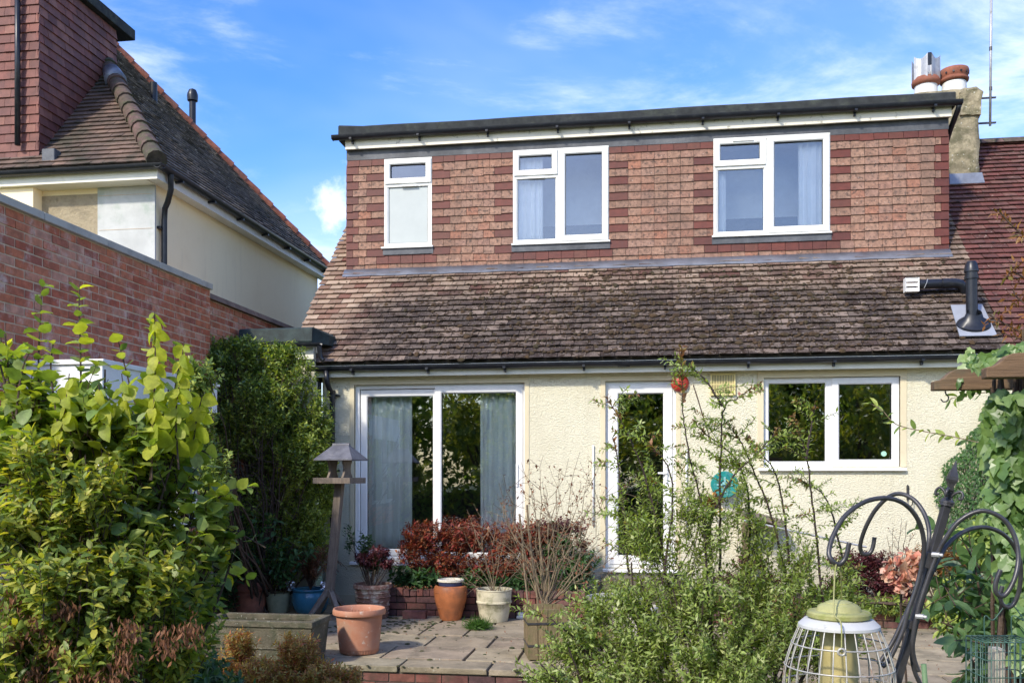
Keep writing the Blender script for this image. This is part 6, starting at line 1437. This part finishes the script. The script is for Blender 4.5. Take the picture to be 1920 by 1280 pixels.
# pale bare twiggy shrub in the cream pot
def bare(name, label, base, tips, n2, m, r0=.006, leaves=None, lsz=.03, ld=.08, wob=.1, cat='shrub', subl=.25, tpl='small'):
    t = thing(name, tuple(base), label, cat); tw = MB(); lv = LV(); tw.k = .3
    for tp in tips:
        P_ = grow(base+Vector((random.gauss(0, .02), random.gauss(0, .02), 0)), tp, 9, wob); tw.tube(P_, [r0*(1-.75*i/9) for i in range(10)], 5)
        for i in range(n2):
            q = P_[random.randint(3, 8)]; e = q+((tp-base).normalized()*.55+rv()*.75).normalized()*subl*random.uniform(.4, 1.1); Q = grow(q, e, 5, .14); tw.tube(Q, [r0*.4*(1-.6*j/5) for j in range(6)], 4)
            if leaves: clothe(lv, Q, ld, lsz, start=.3, opp=1, var=.4)
            if random.random() < .5:
                e2 = Q[3]+((e-q).normalized()+rv()*.8).normalized()*subl*.5; Q2 = grow(Q[3], e2, 4, .1); tw.tube(Q2, r0*.2, 4)
                if leaves: clothe(lv, Q2, ld, lsz, start=.3, opp=1, var=.4)
        if leaves: clothe(lv, P_, ld*1.3, lsz, start=.5, opp=1, var=.4)
    tw.build('branch', m, t, kind='stuff')
    if leaves: lv.emit('leaves', T[tpl], L[leaves], t)
    return t
pc_ = P_cream.location; bb = Vector((pc_.x, pc_.y, .32)); tY = (pc_.y+D)/C
def w5(u, v, dt=0): return at(u, v, (bb-CAM).dot(Vector((-S, C, 0)))+dt)
bare('bare_twig_shrub', 'pale bare twiggy shrub standing in the stained cream pot', bb, [w5(u, v, random.uniform(-.3, .1)) for u, v in ((862, 985), (880, 960), (900, 1000), (925, 1010), (945, 1000), (960, 1040), (870, 1050), (850, 1090), (985, 1060))], 5, M['bark_pale'], .006, 'dead', .025, .16)
# dry brown clematis-like tangle by the wooden planter
wp = t_loc = onZ(1018, 1225); wp.y += .17; wb = Vector((wp.x, wp.y, .4)); wd = (wb-CAM).dot(Vector((-S, C, 0)))
tips = [at(u, v, wd+random.uniform(-.3, .5)) for u, v in ((950, 880), (940, 905), (975, 870), (1005, 855), (1035, 880), (1060, 870), (1085, 860), (1075, 905), (1110, 890), (1130, 930), (1020, 900), (990, 960), (1100, 960), (1150, 900), (925, 940), (965, 940), (1045, 930), (1120, 1000), (1160, 960), (1190, 990), (900, 990), (915, 1010), (1140, 1040), (1080, 1010), (1200, 1060), (940, 1000))]
bare('dead_stem_tangle', 'tall tangle of pale dead stems with brown seed heads over the wooden planter', wb, tips, 8, M['bark_pale'], .007, 'dead', .034, .07, .17, subl=.36)
k = MB()
for (u0, v0, u1, v1) in ((1000, 1240, 975, 965), (1022, 1235, 990, 945), (1035, 1235, 1010, 980)): k.tube(grow(at(u0, v0, wd), at(u1, v1, wd), 6, .03), .010, 6)
tag(k.build('dead_canes', M['bark_pale']), 'three thick dead canes rising from the wooden planter', 'canes')

# ================================================================== THORNY UPRIGHT SHRUB in the centre (narrow leaves)
root = at(1330, 1500, 4.9); root.z = -.45
s5 = thing('thorny_upright_shrub', tuple(root), 'sprawling thorny shrub with tiny bright green leaves and tall bronze-tipped shoots by the door', 'shrub')
lv = LV(); tw = MB(); bt_ = LV()
ls = [L_at(1330, 1180, 4.9, 150, 100, .35), L_at(1200, 1160, 5.0, 110, 70, .3), L_at(1460, 1160, 5.0, 110, 80, .3), L_at(1140, 1230, 4.9, 130, 55, .3), L_at(1540, 1120, 5.1, 60, 60, .25), L_at(1310, 1090, 5.0, 110, 50, .3), L_at(1180, 1100, 5.1, 60, 40, .25), L_at(1430, 1090, 5.1, 80, 40, .3), L_at(1080, 1160, 5.0, 50, 40, .25), L_at(1560, 1190, 5.0, 70, 60, .25), L_at(1350, 1260, 4.8, 160, 60, .3), L_at(1600, 1130, 5.2, 45, 55, .2), L_at(1020, 1250, 4.9, 70, 30, .2)]
trunks(tw, root, ls, 3, .016, .2)
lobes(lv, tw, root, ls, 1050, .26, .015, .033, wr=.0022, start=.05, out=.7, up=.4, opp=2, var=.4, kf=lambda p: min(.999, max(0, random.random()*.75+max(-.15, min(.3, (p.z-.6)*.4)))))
ls2 = [L_at(1230, 1000, 5.1, 70, 70, .2), L_at(1180, 960, 5.2, 45, 60, .15), L_at(1330, 980, 5.0, 55, 80, .2), L_at(1420, 1000, 5.1, 60, 60, .2), L_at(1500, 1030, 5.1, 55, 60, .2), L_at(1290, 920, 5.0, 40, 60, .15), L_at(1120, 1110, 5.1, 60, 40, .2), L_at(1060, 1200, 5.0, 60, 45, .2), L_at(1580, 1070, 5.2, 40, 50, .15), L_at(1390, 900, 5.0, 30, 50, .1), L_at(1220, 880, 5.2, 30, 40, .1)]
lobes(lv, tw, root, ls2, 360, .26, .018, .032, wr=.002, start=.05, out=.7, up=.4, opp=2, var=.4)
stems = [([(1345, 1280), (1327, 1100), (1318, 960), (1290, 840), (1280, 760), (1278, 650)], 4.9, 16), ([(1350, 1080), (1350, 930), (1352, 850), (1358, 765), (1385, 745), (1425, 720)], 5.0, 12), ([(1355, 760), (1320, 710), (1295, 685)], 5.0, 4), ([(1270, 1180), (1235, 1000), (1205, 880), (1170, 800), (1137, 745)], 5.1, 15), ([(1490, 1150), (1450, 980), (1420, 900), (1395, 840), (1370, 800)], 5.1, 12), ([(1545, 1150), (1525, 960), (1512, 860), (1487, 778)], 5.0, 9),
         ([(1512, 860), (1520, 800), (1528, 758)], 5.0, 3), ([(1600, 1150), (1572, 1010), (1545, 930), (1500, 900)], 5.2, 9), ([(1400, 1100), (1405, 950), (1380, 860), (1330, 820), (1300, 790)], 5.1, 10), ([(1240, 1100), (1260, 960), (1255, 880), (1215, 830)], 5.0, 10), ([(1320, 1000), (1370, 900), (1430, 840), (1460, 800)], 5.0, 10), ([(1120, 1250), (1060, 1180), (1010, 1150)], 4.9, 7),
         ([(1480, 1060), (1470, 960), (1450, 880), (1400, 820)], 5.1, 9), ([(1180, 1080), (1170, 980), (1160, 880), (1150, 820)], 5.2, 10)]
for pts, t, ns_ in [(a_, b_, int(c_*1.35)) for a_, b_, c_ in stems]:
    P_ = smoothpts([at(u, v, t+i*.03) for i, (u, v) in enumerate(pts)], 7); P_ = [p+rv()*.004 for p in P_]; n_ = len(P_)
    tw.tube(P_, [.0075*(1-.72*i/n_) for i in range(n_)], 5, 0.1)
    clothe(lv, P_[:int(n_*.82)], .02, .034, start=.0, out=.8, opp=2, var=.4); clothe(bt_, P_[int(n_*.78):], .011, .036, start=0, out=.6, opp=2)
    for j in range(ns_):
        i = random.randint(2, n_-3); q = P_[i]; f = i/n_; d_ = Vector((random.choice((-1, 1))*random.uniform(.5, 1), random.gauss(0, .5), random.uniform(-.1, .8))).normalized()
        Q = grow(q, q+d_*random.uniform(.10, .26)*(1.2-f*.6), 5, .12); tw.tube(Q, .0016, 4); clothe(lv, Q, .013, .032, start=.05, opp=2, var=.4)
        if random.random() < .3: clothe(bt_, Q[3:], .012, .025, start=0, opp=2)
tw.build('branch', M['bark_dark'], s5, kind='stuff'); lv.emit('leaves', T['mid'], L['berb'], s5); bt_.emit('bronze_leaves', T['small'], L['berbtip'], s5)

# ================================================================== RIGHT SIDE BED
c = onY(1410, 1100, -.5); c.z = .25
clump('sedum', 'dark maroon flower heads behind the thorny shrub under the kitchen window', 'plant', c, [Y_at(1405, 1053, -.55, 34, 16, .12), Y_at(1380, 1085, -.5, 40, 14, .12), Y_at(1440, 1085, -.5, 30, 14, .12)], 260, .12, .012, .034, 'small', 'maroon', start=.4)
c = onY(1650, 1120, -.5); c.z = .25
clump('maroon_heather', 'spreading maroon low shrub on the bed behind the peach flower head', 'shrub', c, [Y_at(1600, 1055, -.5, 50, 24, .18), Y_at(1660, 1080, -.5, 60, 28, .18), Y_at(1580, 1100, -.45, 50, 22, .15), Y_at(1680, 1110, -.5, 40, 22, .15), Y_at(1640, 1045, -.5, 40, 16, .12)], 800, .14, .014, .036, 'small', 'maroon', start=.25)
c = onY(1760, 1090, -.8); c.z = .25
clump('orange_heather', 'rust orange feathery plant behind the feeder pole', 'plant', c, [Y_at(1760, 1050, -.8, 45, 34, .15), Y_at(1800, 1040, -.8, 35, 40, .15), Y_at(1725, 1045, -.8, 25, 28, .12)], 360, .14, .012, .034, 'mid', 'orange', start=.25)
c = onY(1650, 1160, -.95); c.z = .28
clump('edging_plant', 'low bright green edging plant spilling over the right brick bed wall', 'plant', c, [Y_at(1600, 1130, -.9, 50, 20, .12), Y_at(1680, 1135, -.9, 50, 20, .12), Y_at(1540, 1120, -.9, 40, 18, .12), Y_at(1780, 1140, -.95, 70, 24, .15), Y_at(1870, 1150, -.95, 60, 30, .15)], 520, .14, .016, .05, 'mid', 'climb', start=.2)
b0 = onY(1680, 1060, -.45); b0.z = .3
bare('rust_stem_shrub', 'slender shrub with rusty pink shoots against the wall below the iron hook', b0, [onY(u, v, -.4) for u, v in ((1662, 1000), (1675, 985), (1690, 968), (1700, 975), (1710, 1000), (1698, 1020), (1668, 1030))], 4, M['bark_dark'], .006, 'redl', .026, .03, .05, subl=.12, tpl='narrow')
# peach hydrangea-like head near the pole
fc = at(1688, 1075, 3.0); t = thing('peach_flower_head', tuple(at(1700, 1400, 3.0)), 'peach and pink fading rose bloom cluster behind the feeder pole', 'flower'); lv = LV()
for (u, v, r_, n_) in ((1680, 1068, .038, 55), (1712, 1062, .032, 40), (1690, 1095, .026, 26), (1700, 1045, .02, 20)):
    cc_ = at(u, v, 3.0)
    for i in range(n_):
        d = rv(); d.y = -abs(d.y); lv.add(cc_+d*r_*.7, (d+rv()*.8), d+rv()*.5, random.uniform(.022, .036))
lv.emit('petals', T['round'], L['petal'], t)
k = MB(); k.tube(grow(at(1700, 1300, 3.05), fc, 8, .04), .004, 5); k.build('stem', M['bark'], t)
# rose bush right
root = at(1840, 1500, 3.6); root.z = -.45; lv = LV(); tw = MB(); t = thing('rose_bush', tuple(root), 'blue-green leaved rose bush between the feeder pole and the ivy', 'shrub')
for pts, tt_ in (([(1845, 1420), (1850, 1240), (1800, 1130), (1760, 1090)], 3.5), ([(1850, 1300), (1880, 1180), (1850, 1090), (1815, 1030), (1800, 1000)], 3.6), ([(1860, 1300), (1900, 1200), (1910, 1100)], 3.4), ([(1840, 1280), (1800, 1190), (1765, 1165)], 3.5), ([(1860, 1250), (1830, 1180), (1790, 1090), (1770, 1060)], 3.7), ([(1880, 1300), (1860, 1220), (1820, 1200)], 3.3), ([(1900, 1300), (1915, 1180), (1880, 1120)], 3.6), ([(1850, 1200), (1838, 1120), (1828, 1060)], 3.5)):
    P_ = smoothpts([at(u, v, tt_) for u, v in pts], 6); tw.tube(P_, [.006*(1-.6*i/len(P_)) for i in range(len(P_))], 5)
    for j in range(9):
        q = P_[random.randint(3, len(P_)-1)]; Q = grow(q, q+(rv()+Vector((0, 0, .2))).normalized()*random.uniform(.10, .2), 4, .1); tw.tube(Q, .002, 4); clothe(lv, Q, .05, .075, start=.2, out=.75, up=.4, opp=2)
    clothe(lv, P_, .09, .075, start=.3, opp=1)
tw.build('branch', M['bark'], t, kind='stuff'); lv.emit('leaves', T['oval'], L['rose'], t, 200)
clump('wild_foliage', 'loose yellow-green foliage filling in below the ivy at the right edge', 'plant', (3.5, -2.2, 0), [L_at(1880, 1150, 4.6, 70, 90, .25), L_at(1800, 1140, 5.2, 60, 60, .2), L_at(1900, 1050, 4.8, 50, 60, .2), L_at(1850, 1010, 5.0, 50, 50, .2)], 520, .22, .026, .05, 'oval', 'climb', start=.15)
# branch with small leaves coming in from the right top
t = thing('overhanging_sprig', tuple(at(1940, 600, 3.6)), 'thin yellowish leafy sprigs entering from the right above the beams', 'plant'); lv = LV(); tw = MB()
for pts in ([(1950, 460), (1905, 430), (1873, 395)], [(1950, 540), (1900, 510), (1888, 520)], [(1950, 640), (1890, 610), (1855, 590)], [(1950, 590), (1910, 560), (1900, 545)], [(1950, 680), (1920, 640), (1880, 625)]):
    P_ = smoothpts([at(u, v, 3.4) for u, v in pts], 5); tw.tube(P_, .003, 4); clothe(lv, P_, .018, .034, start=0, opp=2)
    for j in range(4): q = P_[random.randint(1, len(P_)-1)]; Q = grow(q, q+rv()*.07, 3, .1); clothe(lv, Q, .015, .028, start=0, opp=2)
tw.build('branch', M['bark'], t); lv.emit('leaves', T['narrow'], L['orange'], t)

# ================================================================== FRONT LEFT: autumn spray, low plants
root = at(560, 1400, 6.0); root.z = -.45; lv = LV(); tw = MB(); t = thing('autumn_spray', tuple(root), 'feathery orange and yellow euphorbia-like plant in front of the stone trough', 'plant')
ls = [L_at(560, 1210, 6.2, 45, 30, .2), L_at(500, 1260, 6.1, 70, 35, .2), L_at(600, 1260, 6.1, 55, 30, .2), L_at(450, 1200, 6.3, 30, 25, .15), L_at(410, 1250, 6.2, 50, 30, .2), L_at(660, 1262, 6.2, 30, 16, .15)]
trunks(tw, root, ls, 4, .004, .1); lobes(lv, tw, root, ls, 800, .2, .011, .036, wr=.0015, start=.2, out=.75, up=.5, opp=2)
for i in range(6): tw.tube(grow(root, at(random.uniform(500, 580), random.uniform(1190, 1220), 6.2), 7, .04), .003, 4)
tw.build('stem', mat('red_stem', (.20, .035, .03), .6, 20, .2, bstr=0), t, kind='stuff'); lv.emit('leaves', T['narrow'], L['autumn'], t)
clump('spurge', 'small rosette of light green strap leaves at the bottom left of the trough', 'plant', (-3.6, -4.6, -.45), [L_at(335, 1265, 6.0, 22, 14, .1), L_at(430, 1275, 6.0, 30, 12, .1)], 26, .12, .014, .055, 'narrow', 'climb', start=.3)
clump('yellow_nasturtium', 'yellow and orange leaf patch at the foot of the thorny shrub', 'plant', (-.4, -6.0, -.45), [L_at(1095, 1262, 5.1, 35, 12, .1), L_at(1330, 935, 5.4, 12, 14, .08), L_at(1345, 930, 5.4, 10, 14, .08)], 40, .1, .02, .035, 'oval', 'orange', start=.2)
clump('shade_plants', 'dark undergrowth along the patio front at the lower left', 'plant', (-3.8, -4.6, -.45), [L_at(380, 1250, 5.6, 60, 35, .3), L_at(300, 1280, 5.4, 80, 30, .3), L_at(420, 1290, 5.5, 60, 20, .3)], 150, .2, .03, .05, 'oval', 'deep', start=.2)

# ================================================================== BEYOND AND BEHIND: a small tree between the houses, garden trees behind the viewer (seen in the glass)
def tree(x, y, h, r_, label, lm='tree', leaf=.22, n=2600, group=None, z0=-.45):
    t = thing('garden_tree', (x, y, z0), label, 'tree', group); tw = MB(); lv = LV()
    tw.tube(grow((x, y, z0), (x, y, h*.75), 8, .04), [.16*(1-.8*i/8) for i in range(9)], 8)
    cs = []
    for i in range(11):
        a_ = random.random()*6.28; rr = r_*random.uniform(.2, .75); c_ = Vector((x+rr*math.cos(a_), y+rr*math.sin(a_), z0+h*random.uniform(.35, .92))); cs.append((c_, r_*random.uniform(.35, .5)))
        tw.tube(grow((x, y, z0+h*.3), c_, 6, .08), [.06*(1-.8*j/6) for j in range(7)], 5)
    for i in range(n):
        c_, rr = random.choice(cs); p = ell(c_, (rr, rr, rr*.8), .4); lv.add(p, rv(), Vector((0, 0, 1))+rv()*.8, leaf*random.uniform(.6, 1.2))
    tw.build('trunk', M['bark'], t); lv.emit('crown', T['small'], L[lm], t)
tree(-6.2, 10.5, 4.9, 1.5, 'small tree showing in the gap between the two houses', leaf=.12, n=2600)
for i, (x, y, h, r_) in enumerate(((-7, -27, 8.5, 3.4), (-2.0, -28, 7.2, 3.2), (2.6, -27, 8, 3.3), (7, -28, 7.5, 3.2), (11, -27, 9, 3.6), (-12, -26, 9, 3.6))):
    tree(x, y, h, r_, 'tall garden tree behind the viewer mirrored in the patio door glass', leaf=.5, n=5200, group='garden trees behind the viewer')
for i, x in enumerate((-9, -5.6, -2.4, .6, 3.4, 6.4, 9.6)):
    tree(x, -18.5-(i % 2)*1.2, 4.4+.5*(i % 3), 1.9, 'low round garden tree behind the viewer mirrored in the kitchen window', lm='honey', leaf=.24, n=2600, group='low trees behind the viewer')
k = MB(); hd = thing('garden_hedge', (0, -24, -.45), 'dark hedge at the far garden end mirrored in the glass', 'hedge'); lv = LV()
k.box((-16, -24.6, -.45), (16, -24.3, .9)); k.build('hedge_core', M['bark_dark'], hd)
for i in range(20000): lv.add((random.uniform(-16, 16), random.uniform(-24.2, -22.6), random.uniform(-.4, 4.6+1.2*math.sin(i))), rv(), Vector((0, 1, .5))+rv()*.6, random.uniform(.16, .34))
lv.emit('leaves', T['small'], L['tree'], hd)
